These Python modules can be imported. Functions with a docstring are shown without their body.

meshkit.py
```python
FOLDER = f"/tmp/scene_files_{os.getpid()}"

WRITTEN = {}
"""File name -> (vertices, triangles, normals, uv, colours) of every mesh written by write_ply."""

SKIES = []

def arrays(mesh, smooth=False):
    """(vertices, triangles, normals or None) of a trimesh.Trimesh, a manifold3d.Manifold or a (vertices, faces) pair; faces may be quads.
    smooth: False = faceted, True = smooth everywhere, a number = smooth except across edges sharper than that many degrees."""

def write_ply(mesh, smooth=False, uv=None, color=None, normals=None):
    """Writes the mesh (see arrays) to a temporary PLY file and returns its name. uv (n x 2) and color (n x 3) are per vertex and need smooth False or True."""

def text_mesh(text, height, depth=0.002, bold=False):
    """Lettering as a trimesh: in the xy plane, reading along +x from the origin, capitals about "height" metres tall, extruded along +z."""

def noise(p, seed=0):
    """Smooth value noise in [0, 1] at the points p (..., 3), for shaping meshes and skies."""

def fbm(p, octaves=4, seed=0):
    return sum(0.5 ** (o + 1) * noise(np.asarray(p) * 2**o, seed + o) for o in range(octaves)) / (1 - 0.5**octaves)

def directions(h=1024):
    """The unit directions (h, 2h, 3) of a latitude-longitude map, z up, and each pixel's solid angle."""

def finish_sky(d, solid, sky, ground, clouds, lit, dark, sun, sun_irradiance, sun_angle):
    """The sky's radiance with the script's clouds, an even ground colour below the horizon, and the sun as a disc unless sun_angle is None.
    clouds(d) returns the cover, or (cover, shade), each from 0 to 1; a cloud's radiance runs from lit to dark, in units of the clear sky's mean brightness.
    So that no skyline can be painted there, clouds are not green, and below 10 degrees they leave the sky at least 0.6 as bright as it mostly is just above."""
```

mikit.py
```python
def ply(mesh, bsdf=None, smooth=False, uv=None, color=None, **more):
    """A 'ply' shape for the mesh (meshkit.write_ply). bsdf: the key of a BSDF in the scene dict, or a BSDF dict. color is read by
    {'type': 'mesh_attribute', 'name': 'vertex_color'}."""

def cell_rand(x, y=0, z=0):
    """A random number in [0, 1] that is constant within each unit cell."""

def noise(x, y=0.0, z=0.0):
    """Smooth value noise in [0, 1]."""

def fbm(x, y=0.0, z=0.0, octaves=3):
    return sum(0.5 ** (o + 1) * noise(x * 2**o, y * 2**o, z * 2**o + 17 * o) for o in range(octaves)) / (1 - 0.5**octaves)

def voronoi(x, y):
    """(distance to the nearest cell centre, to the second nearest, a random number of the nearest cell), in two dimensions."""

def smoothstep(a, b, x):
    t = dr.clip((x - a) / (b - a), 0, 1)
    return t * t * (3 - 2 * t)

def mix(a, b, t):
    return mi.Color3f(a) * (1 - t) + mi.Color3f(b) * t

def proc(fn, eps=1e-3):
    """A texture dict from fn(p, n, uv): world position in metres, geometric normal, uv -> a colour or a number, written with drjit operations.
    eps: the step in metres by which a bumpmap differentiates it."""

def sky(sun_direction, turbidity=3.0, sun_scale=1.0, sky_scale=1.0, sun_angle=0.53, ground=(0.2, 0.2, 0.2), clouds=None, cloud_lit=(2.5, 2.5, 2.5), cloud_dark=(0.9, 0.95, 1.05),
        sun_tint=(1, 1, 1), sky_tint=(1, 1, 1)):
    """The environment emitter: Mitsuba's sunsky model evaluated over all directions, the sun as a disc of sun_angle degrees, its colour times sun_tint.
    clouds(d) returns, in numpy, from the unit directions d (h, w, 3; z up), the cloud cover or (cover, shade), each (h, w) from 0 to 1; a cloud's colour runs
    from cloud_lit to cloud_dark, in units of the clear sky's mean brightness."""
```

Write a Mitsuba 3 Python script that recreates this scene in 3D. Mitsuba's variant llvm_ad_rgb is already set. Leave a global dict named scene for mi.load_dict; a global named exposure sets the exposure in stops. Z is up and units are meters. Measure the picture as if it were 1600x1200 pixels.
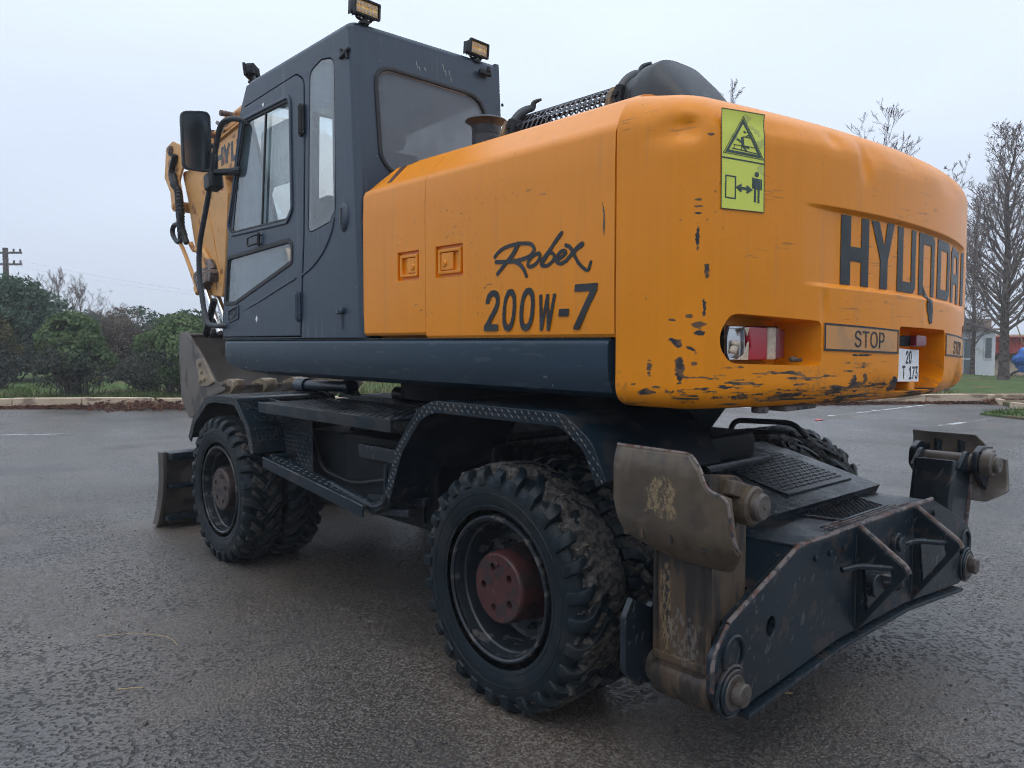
import math, random
import numpy as np, trimesh, mitsuba as mi, drjit as dr
import mapbox_earcut as earcut
import manifold3d as m3
from shapely.geometry import Polygon, LineString, MultiLineString, Point, box as sbox
from shapely.ops import unary_union
from shapely import affinity
import mikit, meshkit
from mikit import proc, noise, fbm, voronoi, cell_rand, smoothstep, mix

T = mi.ScalarTransform4f
RNG = np.random.default_rng(7)
random.seed(7)
scene, labels = {}, {}

# ---------------------------------------------------------------- camera, sky, exposure
YAW, PITCH = -0.73426, -0.05394
EYE = np.array([-2.481, 3.4017, 1.5707])
LOOK = np.array([math.cos(YAW) * math.cos(PITCH), math.sin(YAW) * math.cos(PITCH), math.sin(PITCH)])
scene['camera'] = {'type': 'perspective', 'fov': 66.63, 'fov_axis': 'x', 'near_clip': 0.05, 'far_clip': 2000.0,
                   'medium': {'type': 'ref', 'id': 'air'}, 'to_world': T().look_at(origin=EYE.tolist(), target=(EYE + LOOK).tolist(), up=[0, 0, 1])}
exposure = 2.4
scene['air'] = {'type': 'homogeneous', 'albedo': {'type': 'rgb', 'value': [0.93, 0.95, 0.97]}, 'sigma_t': 0.0018}
scene['haze'] = {'type': 'cube', 'to_world': T().translate([0, 0, 9.5]).scale([450, 450, 10.5]), 'bsdf': {'type': 'null'}, 'interior': {'type': 'ref', 'id': 'air'}}
labels['haze'] = {'label': 'thin damp mist in the air over the lot', 'category': 'mist', 'kind': 'stuff'}


def clouds(d):
    """A closed overcast: brightest overhead, duller towards the horizon, with soft unevenness."""
    z = np.clip(d[..., 2], 0, 1)
    n = meshkit.fbm(d * np.array([2.2, 2.2, 5.0]) + 3.7, 4, 5)
    return np.ones_like(z), np.clip(0.92 * (1 - z) ** 1.35 + 0.34 * (n - 0.5), 0, 1)


scene['sky'] = mikit.sky((-0.25, 0.35, 0.9), turbidity=3, sun_scale=0.1, sun_angle=40, clouds=clouds,
                         cloud_lit=(2.38, 2.70, 3.14), cloud_dark=(1.20, 1.36, 1.68), ground=(0.12, 0.12, 0.12))


# ---------------------------------------------------------------- mesh helpers
def tm(v, f):
    return trimesh.Trimesh(np.asarray(v, float), np.asarray(f, int), process=False)


def cat(*ms):
    out = []
    for m in ms:
        out += list(m) if isinstance(m, (list, tuple)) else [m]
    return trimesh.util.concatenate(out) if len(out) > 1 else out[0]


def ccw(P):
    P = np.asarray(P, float)
    a = np.sum(P[:, 0] * np.roll(P[:, 1], -1) - np.roll(P[:, 0], -1) * P[:, 1])
    return P if a > 0 else P[::-1]


def rnd(pts, r=0.02, n=4):
    """A polygon with its corners rounded; a point may carry its own radius as a third number."""
    P = [np.array(p[:2], float) for p in pts]
    R = [p[2] if len(p) > 2 else r for p in pts]
    out = []
    for i, p in enumerate(P):
        a, b = P[i - 1], P[(i + 1) % len(P)]
        la, lb = np.linalg.norm(a - p), np.linalg.norm(b - p)
        ua, ub = (a - p) / la, (b - p) / lb
        ang = math.acos(np.clip(ua @ ub, -1, 1))
        if R[i] <= 0 or ang > 3.1:
            out.append(p)
            continue
        d = min(R[i] / max(math.tan(ang / 2), 1e-6), 0.46 * la, 0.46 * lb)
        s, e = p + ua * d, p + ub * d
        for k in range(n + 1):
            t = k / n
            out.append((1 - t) ** 2 * s + 2 * t * (1 - t) * p + t * t * e)
    return np.array(out)


def inset(P, d):
    """The ring moved to its left (into the solid) by d."""
    e = np.roll(P, -1, 0) - P
    e /= np.maximum(np.linalg.norm(e, axis=1, keepdims=True), 1e-12)
    n = np.stack([-e[:, 1], e[:, 0]], 1)
    m = np.roll(n, 1, 0)
    k = 1 + np.sum(n * m, 1, keepdims=True)
    return P + d * (n + m) / np.maximum(k, 0.3)


def prism(outer, h, b=0.0, holes=(), nb=2):
    """A polygon raised by h along w, its cap edges rounded by b."""
    rings = [ccw(outer)] + [ccw(q)[::-1] for q in holes]
    b = min(b, h * 0.49)
    if b > 0:
        q = [(b * (1 - math.sin(t)), b * (1 - math.cos(t))) for t in np.linspace(0, math.pi / 2, nb + 1)]
        lev = q + [(i, h - w) for i, w in q[::-1]]
    else:
        lev = [(0, 0), (0, h)]
    V, F, base = [], [], 0
    n_all = sum(map(len, rings))
    for i, w in lev:
        for r in rings:
            p = inset(r, i) if i > 0 else r
            V.append(np.column_stack([p, np.full(len(p), w)]))
    start = 0
    for r in rings:
        n = len(r)
        k = np.arange(n)
        for L in range(len(lev) - 1):
            a, c = L * n_all + start, (L + 1) * n_all + start
            q0, q1 = a + k, a + (k + 1) % n
            r0, r1 = c + k, c + (k + 1) % n
            F += [np.stack([q0, q1, r1], 1), np.stack([q0, r1, r0], 1)]
        start += n
    V = np.vstack(V)
    cap = V[:n_all, :2]
    tri = np.asarray(earcut.triangulate_float64(cap, np.cumsum([len(r) for r in rings]).astype(np.uint32))).reshape(-1, 3).astype(int)
    a, b2, c = cap[tri[:, 0]], cap[tri[:, 1]], cap[tri[:, 2]]
    neg = ((b2 - a)[:, 0] * (c - a)[:, 1] - (b2 - a)[:, 1] * (c - a)[:, 0]) < 0
    tri[neg] = tri[neg][:, ::-1]
    F += [tri[:, ::-1], tri + (len(lev) - 1) * n_all]
    return tm(V, np.vstack(F))


def put(m, axis, at=0.0):
    """A prism's (u, v, w) into the world: 'x': u=y v=z w=x; 'y': u=x v=z w=y; 'z': as is."""
    v, f = np.array(m.vertices), np.array(m.faces)
    if axis == 'x':
        v = np.column_stack([v[:, 2] + at, v[:, 0], v[:, 1]])
    elif axis == 'y':
        v = np.column_stack([v[:, 0], v[:, 2] + at, v[:, 1]])
        f = f[:, ::-1]
    else:
        v = v + [0, 0, at]
    return tm(v, f)


def plate(pts, axis, a, c, b=0.006, holes=(), r=0.0, nb=2):
    """Polygon between a and c on the axis."""
    a, c = min(a, c), max(a, c)
    rs = [p[2] for p in pts if len(p) > 2 and p[2] > 0] + ([r] if r else [])
    if rs:
        b = min(b, min(rs) / 2.1)
    return put(prism(rnd(pts, r) if r or any(len(p) > 2 for p in pts) else pts, c - a, b, holes, nb), axis, a)


def box(x0, x1, y0, y1, z0, z1, b=0.008):
    x0, x1 = sorted((x0, x1)); y0, y1 = sorted((y0, y1)); z0, z1 = sorted((z0, z1))
    b = min(b, 0.4 * min(x1 - x0, y1 - y0, z1 - z0))
    return plate([(x0, y0), (x1, y0), (x1, y1), (x0, y1)], 'z', z0, z1, b, r=2.2 * b)


def obox(c, u, v, w, su, sv, sw, b=0.006):
    """A box with its own axes u, v, w (given as directions), centred at c."""
    m = box(-su / 2, su / 2, -sv / 2, sv / 2, -sw / 2, sw / 2, b)
    u, v, w = (np.array(q, float) / np.linalg.norm(q) for q in (u, v, w))
    m.vertices = np.asarray(m.vertices) @ np.stack([u, v, w]) + np.array(c, float)
    return m


def frames(P):
    P = np.asarray(P, float)
    t = np.gradient(P, axis=0)
    t /= np.maximum(np.linalg.norm(t, axis=1, keepdims=True), 1e-12)
    a = np.array([0, 0, 1.0]) if abs(t[0][2]) < 0.9 else np.array([1.0, 0, 0])
    out = []
    for k in t:
        a = a - k * (a @ k)
        a /= np.linalg.norm(a)
        out.append((a, np.cross(k, a)))
    return out


def curve(pts, n=8):
    """Catmull-Rom through the points."""
    P = np.asarray(pts, float)
    Q = np.vstack([2 * P[0] - P[1], P, 2 * P[-1] - P[-2]])
    out = []
    for i in range(1, len(Q) - 2):
        for t in np.linspace(0, 1, n, endpoint=False):
            p0, p1, p2, p3 = Q[i - 1:i + 3]
            out.append(0.5 * (2 * p1 + (p2 - p0) * t + (2 * p0 - 5 * p1 + 4 * p2 - p3) * t * t + (3 * p1 - p0 - 3 * p2 + p3) * t ** 3))
    return np.array(out + [P[-1]])


def bend(pts, r=0.06, n=5):
    """A polyline in space with rounded corners."""
    P = [np.array(p, float) for p in pts]
    out = [P[0]]
    for i in range(1, len(P) - 1):
        a, p, c = P[i - 1], P[i], P[i + 1]
        d = min(r, 0.45 * np.linalg.norm(a - p), 0.45 * np.linalg.norm(c - p))
        s, e = p + (a - p) / np.linalg.norm(a - p) * d, p + (c - p) / np.linalg.norm(c - p) * d
        for t in np.linspace(0, 1, n + 1):
            out.append((1 - t) ** 2 * s + 2 * t * (1 - t) * p + t * t * e)
    return np.array(out + [P[-1]])


def tube(P, r, n=10, caps=True):
    P = np.asarray(P, float)
    R = np.broadcast_to(np.asarray(r, float), (len(P),))
    ang = np.arange(n) / n * 2 * math.pi
    V = np.vstack([p + q * (np.cos(ang)[:, None] * a + np.sin(ang)[:, None] * b) for p, q, (a, b) in zip(P, R, frames(P))])
    F = []
    k = np.arange(n)
    for i in range(len(P) - 1):
        a, b = i * n + k, i * n + (k + 1) % n
        F += [np.stack([a, b, b + n], 1), np.stack([a, b + n, a + n], 1)]
    if caps:
        V = np.vstack([V, P[:1], P[-1:]])
        m = len(P) * n
        F += [np.stack([np.full(n, m), (k + 1) % n, k], 1), np.stack([np.full(n, m + 1), m - n + k, m - n + (k + 1) % n], 1)]
    return tm(V, np.vstack(F))


def cyl(p0, p1, r, n=24, b=0.004):
    """A solid round bar with its end edges broken."""
    p0, p1 = np.array(p0, float), np.array(p1, float)
    L = np.linalg.norm(p1 - p0)
    b = min(b, r * 0.4, L * 0.3)
    d = (p1 - p0) / L
    return tube([p0, p0 + d * 1e-5, p0 + d * b, p1 - d * b, p1 - d * 1e-5, p1], [max(r - b, 1e-4)] * 2 + [r, r] + [max(r - b, 1e-4)] * 2, n)


def lathe(prof, n=64, closed=False):
    """(radius, along) turned about the y axis."""
    P = np.asarray(prof, float)
    m = len(P)
    a = np.arange(n) / n * 2 * math.pi
    V = np.stack([P[None, :, 0] * np.cos(a)[:, None], np.broadcast_to(P[None, :, 1], (n, m)), P[None, :, 0] * np.sin(a)[:, None]], -1).reshape(-1, 3)
    F = []
    i = np.arange(n)
    for j in range(m if closed else m - 1):
        j2 = (j + 1) % m
        q = [i * m + j, i * m + j2, ((i + 1) % n) * m + j2, ((i + 1) % n) * m + j]
        F += [np.stack([q[0], q[1], q[2]], 1), np.stack([q[0], q[2], q[3]], 1)]
    if not closed:
        for j, first in ((0, True), (m - 1, False)):
            if P[j, 0] < .001:
                V = np.vstack([V, [[0, P[j, 1], 0]]])
                a_, b_ = i * m + j, ((i + 1) % n) * m + j
                c_ = np.full(n, len(V) - 1)
                F.append(np.stack([c_, a_, b_] if first else [c_, b_, a_], 1))
    return tm(V, np.vstack(F))


def grid(P, closed_u=False, flip=False):
    """A sheet of quads from an array (nu, nv, 3)."""
    P = np.asarray(P, float)
    nu, nv = P.shape[:2]
    F = []
    j = np.arange(nv - 1)
    for i in range(nu if closed_u else nu - 1):
        a, b = i * nv + j, ((i + 1) % nu) * nv + j
        F += [np.stack([a, b, b + 1], 1), np.stack([a, b + 1, a + 1], 1)]
    F = np.vstack(F)
    return tm(P.reshape(-1, 3), F[:, ::-1] if flip else F)


def fine(m, size):
    v, f = trimesh.remesh.subdivide_to_size(np.array(m.vertices), np.array(m.faces), size, max_iter=12)
    return trimesh.Trimesh(v, f, process=True)


def warp(m, fn):
    m = m.copy()
    m.vertices = fn(np.array(m.vertices))
    return m


def mirror_y(m):
    return tm(np.array(m.vertices) * [1, -1, 1], np.array(m.faces)[:, ::-1])


def shift(m, d):
    return tm(np.array(m.vertices) + np.array(d, float), m.faces)


def solid(m):
    m = trimesh.Trimesh(np.array(m.vertices), np.array(m.faces), process=True)
    M = m3.Manifold(m3.Mesh(m.vertices.astype(np.float32), m.faces.astype(np.uint32)))
    if M.is_empty():
        raise ValueError(f'not a solid: {M.status()} watertight {m.is_watertight} winding {m.is_winding_consistent}')
    return M


def unsolid(M):
    q = M.to_mesh()
    return tm(q.vert_properties[:, :3], q.tri_verts)


def shape_plate(g, axis, a, c, b=0.0):
    """A shapely shape as a plate."""
    out = []
    for p in getattr(g, 'geoms', [g]):
        if p.is_empty or p.area < 1e-7:
            continue
        p = p.simplify(0.0004)
        out.append(plate([tuple(q) for q in list(p.exterior.coords)[:-1]], axis, a, c, b, [list(i.coords)[:-1] for i in p.interiors]))
    return cat(out)


def bolt(c, d, r=0.012, h=0.01):
    c, d = np.array(c, float), np.array(d, float)
    d = d / np.linalg.norm(d)
    return cyl(c, c + d * h, r, 6, 0.002)


def add(key, mesh, mat, smooth=30, label=None, **lab):
    k, i = key, 0
    while k in scene:
        i += 1
        k = f'{key}_{i:03d}'
    if isinstance(mesh, (list, tuple)):
        mesh = cat(mesh)
    scene[k] = mikit.ply(mesh, mat, smooth=smooth)
    if label:
        lab['label'] = label
    if lab:
        labels[k] = lab
    return k


def numbered(key):
    k, i = key, 0
    while k in labels or k in scene or any(q.startswith(k + '__') for q in scene):
        i += 1
        k = f'{key}_{i:03d}'
    return k


def adds(key, meshes, mat, smooth=30):
    """Alike pieces, each an entry of its own."""
    return [add(key, m, mat, smooth) for m in meshes]


def tread_bars(g, axis, at, seed, pitch=.033, L=.024, W=.0052, H=.0035, out=1):
    """Raised bars of rolled tread plate, turned alternately, over a flat region given in the plane's two coordinates."""
    from shapely import contains_xy
    x0, y0, x1, y1 = g.bounds
    r = np.random.default_rng(seed)
    u, v = np.meshgrid(np.arange(x0, x1, pitch), np.arange(y0, y1, pitch), indexing='ij')
    odd = (np.add.outer(np.arange(u.shape[0]), np.arange(u.shape[1])) % 2).ravel()
    u, v = u.ravel(), v.ravel()
    ok = contains_xy(g.buffer(-W), u, v)
    u, v, odd = u[ok], v[ok], odd[ok]
    a = np.where(odd > 0, 1, -1) * math.pi / 4 + r.normal(0, .03, len(u))
    d, n = np.stack([np.cos(a), np.sin(a)], 1), np.stack([-np.sin(a), np.cos(a)], 1)
    c = np.column_stack([u, v])
    pts = [c - d * L / 2, c - n * W / 2 - d * L * .2, c - n * W / 2 + d * L * .2, c + d * L / 2, c + n * W / 2 + d * L * .2, c + n * W / 2 - d * L * .2]
    V = np.stack([np.column_stack([q, np.zeros(len(u))]) for q in pts] + [np.column_stack([c - d * L * .3, np.full(len(u), H)]), np.column_stack([c + d * L * .3, np.full(len(u), H)])], 1)
    T_ = np.array([[0, 1, 6], [1, 2, 7], [1, 7, 6], [2, 3, 7], [3, 4, 7], [4, 5, 6], [4, 6, 7], [5, 0, 6]])
    F = (np.arange(len(u))[:, None, None] * 8 + T_[None]).reshape(-1, 3)
    V = V.reshape(-1, 3)
    V[:, 2] *= out
    return put(tm(V, F), axis, at)

# ---------------------------------------------------------------- materials
def two(b):
    return {'type': 'twosided', 'bsdf': b}


def mat(key, color, rough=0.5, spec=0.5, metal=0.0, coat=0.0, bump=None, eps=0.002):
    b = {'type': 'principled',
         'base_color': proc(color) if callable(color) else {'type': 'rgb', 'value': list(color)},
         'roughness': proc(rough) if callable(rough) else float(rough), 'specular': float(spec), 'metallic': float(metal)}
    if coat:
        b['clearcoat'] = float(coat)
        b['clearcoat_gloss'] = 0.85
    if bump is not None:
        b = {'type': 'bumpmap', 'arbitrary': proc(bump, eps), 'scale': 1.0, 'bsdf': b}
    scene[key] = two(b)


def C(*v):
    return mi.Color3f(*v)


def worn(base, var, other, lo, hi, scale, stretch=(1, 1, 1), fine_scale=None):
    """A base colour, uneven by var, with hard-edged patches of another colour where a noise passes lo..hi."""
    def fn(p, n, uv):
        a = fbm(p.x * 5 + 3, p.y * 5, p.z * 5, 3)
        c = C(*base) * (1 + var * (a - 0.5) * 2)
        m = fbm(p.x * scale * stretch[0] + 11, p.y * scale * stretch[1] + 5, p.z * scale * stretch[2], 4)
        return mix(c, C(*other) * (0.8 + 0.4 * a), smoothstep(lo, hi, m))
    return fn


def asphalt_color(p, n, uv):
    a, b, r = voronoi(p.x * 105, p.y * 105)
    g = 0.037 + 0.070 * r * r
    big = fbm(p.x * 0.55 + 4, p.y * 0.55, 0, 4)
    mid = fbm(p.x * 3.1, p.y * 3.1, 3, 3)
    c = C(1.0, 0.87, 0.78) * g * (0.75 + 0.5 * mid)
    dirt = smoothstep(0.50, 0.66, fbm(p.x * 0.9 + 20, p.y * 0.9 + 7, 0, 5))
    c = mix(c, C(0.090, 0.068, 0.05) * (0.6 + 0.8 * r), 0.30 * dirt)
    oil = smoothstep(0.60, 0.72, fbm(p.x * 0.7 - 9, p.y * 0.7 + 2, 5, 4))
    c = mix(c, C(0.022, 0.021, 0.02), 0.5 * oil)
    pit_shade = smoothstep(0.64, 0.70, noise(p.x * 74, p.y * 74, 1)) * smoothstep(0.35, 0.6, noise(p.x * 2.2, p.y * 2.2, 6))  # shade of the bumped pits, painted into the colour as dark specks
    c = mix(c, C(0.012, 0.012, 0.012), 0.9 * pit_shade)
    return c * (0.85 + 0.3 * big)


def asphalt_rough(p, n, uv):
    w = fbm(p.x * 0.5 + 1, p.y * 0.5 + 8, 0, 5)
    pit_shade = smoothstep(0.64, 0.70, noise(p.x * 74, p.y * 74, 1))  # same mask as the painted pit shade, rougher here
    return 0.22 + 0.22 * smoothstep(0.42, 0.58, w) + 0.3 * pit_shade


def asphalt_bump(p, n, uv):
    a, b, r = voronoi(p.x * 105, p.y * 105)
    h = 0.0024 * (1 - dr.minimum(a, 1.0)) * (0.4 + r)
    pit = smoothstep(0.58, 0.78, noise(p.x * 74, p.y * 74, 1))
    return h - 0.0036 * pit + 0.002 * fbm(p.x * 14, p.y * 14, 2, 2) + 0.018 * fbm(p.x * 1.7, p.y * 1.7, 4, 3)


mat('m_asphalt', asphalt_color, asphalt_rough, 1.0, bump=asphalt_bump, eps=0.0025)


def yellow_color(p, n, uv):
    a = fbm(p.x * 3 + 1, p.y * 3, p.z * 3, 3)
    s = fbm(p.x * 60, p.y * 60, p.z * 2.2, 3)
    run = smoothstep(0.62, 0.75, fbm(p.x * 26 + 3, p.y * 26, p.z * 1.1 + 9, 3))
    spot = smoothstep(0.90, 0.93, noise(p.x * 75, p.y * 75, p.z * 75)) * smoothstep(0.6, 0.75, noise(p.x * 4, p.y * 4, p.z * 4))
    c = C(0.67, 0.221, 0.002) * (0.93 + 0.10 * a + 0.07 * s)
    c = mix(c, C(0.50, 0.20, 0.04), 0.3 * run)
    return mix(c, C(0.10, 0.07, 0.05), 0.7 * spot)


mat('m_yellow', yellow_color, 0.34, 0.42, coat=0.35)

# chips and scrapes of the counterweight: (angle round the machine's tail as an arc in metres, height, half width, half height, seed)
CHIPS = []   # filled below, before the material is made


def chipped(p):
    w = 3.05 * dr.atan2(p.y, 1.82 - p.x)
    e = 0.9 * (fbm(w * 30, p.z * 34, 2, 4) - 0.5) + 0.9 * (fbm(w * 105, p.z * 130, 4, 3) - 0.5)
    e2 = fbm(w * 9, p.z * 75, 7, 4) - 0.5
    scars = smoothstep(0.46, 0.50, fbm(w * 16, p.z * 190, 5, 4))
    m = mi.Float(0)
    for cw, cz, rw, rz, tilt in CHIPS:
        u, v = w - cw, p.z - cz
        v = v - tilt * u
        q = dr.sqrt(dr.square(u / rw) + dr.square(v / rz))
        k = smoothstep(0.02, 0.08, 1.0 - q + 1.3 * e)
        m = dr.maximum(m, k * scars if rw > 0.03 else k)
    # scraped lower lip: long sideways scars that get denser at the very edge
    lip = smoothstep(0.56, 0.60, fbm(w * 5.5, p.z * 60, 3, 4) + 0.30 * (1.385 - p.z) / 0.06 - 0.12)
    lip = lip * smoothstep(1.47, 1.45, p.z + 0.05 * e2)
    scar = smoothstep(0.655, 0.675, fbm(w * 11, p.z * 95, 1, 4)) * smoothstep(1.50, 1.47, p.z + 0.09 * e) * smoothstep(0.45, 0.55, noise(w * 3.2 + 2, 4.0, 0))
    return m, dr.maximum(lip, scar), e


def cw_color(p, n, uv):
    c = yellow_color(p, n, uv)
    m, lip, e = chipped(p)
    g = fbm(p.x * 40, p.y * 40, p.z * 40, 3)
    under = mix(C(0.028, 0.026, 0.03), C(0.12, 0.065, 0.035), smoothstep(0.45, 0.6, g))
    halo = smoothstep(0.40, 0.62, fbm(p.y * 60 + p.x * 60, p.z * 60, 6, 3)) * smoothstep(1.50, 1.40, p.z + 0.12 * e) * smoothstep(0.50, 0.60, fbm(p.y * 5 + p.x * 5, p.z * 9, 8, 4))
    c = mix(c, C(0.30, 0.125, 0.035), 0.55 * halo)
    fine_ = smoothstep(0.765, 0.785, fbm(p.y * 9 + p.x * 9 + 3, p.z * 170, 2, 3)) * smoothstep(0.5, 0.6, noise(p.y * 3 + 9, p.z * 3, 1))
    c = mix(c, C(0.25, 0.10, 0.03), 0.6 * fine_)
    c = mix(c, mix(C(0.05, 0.04, 0.035), C(0.22, 0.11, 0.045), smoothstep(0.44, 0.58, g)), lip)
    return mix(c, under, m)


def cw_rough(p, n, uv):
    m, lip, e = chipped(p)
    return 0.34 + 0.3 * dr.maximum(m, lip)


mat('m_boom', worn((0.54, 0.285, 0.098), 0.12, (0.26, 0.11, 0.05), 0.62, 0.70, 7), 0.5, 0.4)


def cab_color(p, n, uv):
    a = fbm(p.x * 4, p.y * 4, p.z * 4, 3)
    s = fbm(p.x * 45, p.y * 45, p.z * 1.6, 3)
    run = smoothstep(0.66, 0.74, fbm(p.x * 30 + 7, p.y * 30, p.z * 1.3, 3))
    spot = smoothstep(0.93, 0.95, noise(p.x * 70, p.y * 70, p.z * 70))
    c = C(0.020, 0.036, 0.060) * (0.88 + 0.16 * a + 0.09 * s)
    c = mix(c, C(0.060, 0.072, 0.090), 0.35 * run)
    return mix(c, C(0.16, 0.17, 0.18), 0.5 * spot)


mat('m_cab', cab_color, 0.40, 0.5, coat=0.4)


def skirt_color(p, n, uv):
    a = fbm(p.x * 3, p.y * 3, p.z * 9, 3)
    spot = smoothstep(0.88, 0.91, noise(p.x * 60, p.y * 60, p.z * 60)) * smoothstep(0.55, 0.7, noise(p.x * 3, p.y * 3, p.z * 3))
    scuff = smoothstep(0.67, 0.70, fbm(p.x * 9, p.y * 9, p.z * 50, 4))
    c = C(0.010, 0.029, 0.050) * (0.85 + 0.3 * a)
    c = mix(c, C(0.07, 0.08, 0.095), 0.25 * scuff)
    return mix(c, C(0.22, 0.23, 0.24), 0.7 * spot)


mat('m_skirt', skirt_color, 0.36, 0.5, coat=0.2)


def steel_color(p, n, uv):
    a = fbm(p.x * 5, p.y * 5, p.z * 5, 4)
    rust = smoothstep(0.60, 0.68, fbm(p.x * 13 + 4, p.y * 13, p.z * 13, 4))
    scr = smoothstep(0.70, 0.73, fbm(p.x * 60 + p.z * 25, p.y * 60 + p.z * 25, p.z * 6, 3))
    c = C(0.005, 0.012, 0.019) * (0.7 + 0.6 * a)
    c = mix(c, C(0.042, 0.028, 0.022), 0.5 * rust)
    return mix(c, C(0.10, 0.10, 0.105), 0.35 * scr)


def steel_rough(p, n, uv):
    return 0.22 + 0.26 * fbm(p.x * 9, p.y * 9, p.z * 9, 3)


mat('m_steel', steel_color, steel_rough, 0.5, bump=lambda p, n, uv: 0.0025 * fbm(p.x * 30, p.y * 30, p.z * 30, 3), eps=0.003)


def edge_color(p, n, uv):
    a = fbm(p.x * 22, p.y * 22, p.z * 22, 4)
    c = mix(C(0.135, 0.112, 0.105), C(0.085, 0.038, 0.028), smoothstep(0.45, 0.6, a))
    return mix(c, C(0.03, 0.033, 0.037), smoothstep(0.55, 0.65, fbm(p.x * 40 + 5, p.y * 40, p.z * 40, 3)))


mat('m_edge', edge_color, 0.5, 0.5, bump=lambda p, n, uv: 0.003 * fbm(p.x * 60, p.y * 60, p.z * 60, 3), eps=0.002)
mat('m_dark', (0.004, 0.007, 0.010), 0.55, 0.2)


def muddy_color(p, n, uv):
    a = fbm(p.x * 6, p.y * 6, p.z * 3, 4)
    run = fbm(p.x * 34, p.y * 34, p.z * 2.5, 3)
    c = mix(C(0.058, 0.046, 0.035), C(0.085, 0.064, 0.043), smoothstep(0.40, 0.62, 0.6 * a + 0.4 * run))
    rough_ = smoothstep(0.40, 0.60, 0.55 * fbm(p.x * 120, p.y * 120, p.z * 40, 3) + 0.45 * fbm(p.x * 330, p.y * 330, p.z * 260, 3))
    q1 = dr.sqrt(dr.square((p.x + 0.905) / 0.065) + dr.square((p.z - 1.045) / 0.075)) + 1.2 * (fbm(p.x * 25, p.y * 25, p.z * 25, 3) - 0.5)
    pale = rough_ * smoothstep(1.0, 0.8, q1) * (p.y > 0)
    c = mix(c, C(0.24, 0.175, 0.10), 0.8 * pale)
    return mix(c, C(0.04, 0.034, 0.030), 0.5 * smoothstep(0.62, 0.72, fbm(p.x * 17, p.y * 17 + 4, p.z * 9, 3)))


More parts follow.
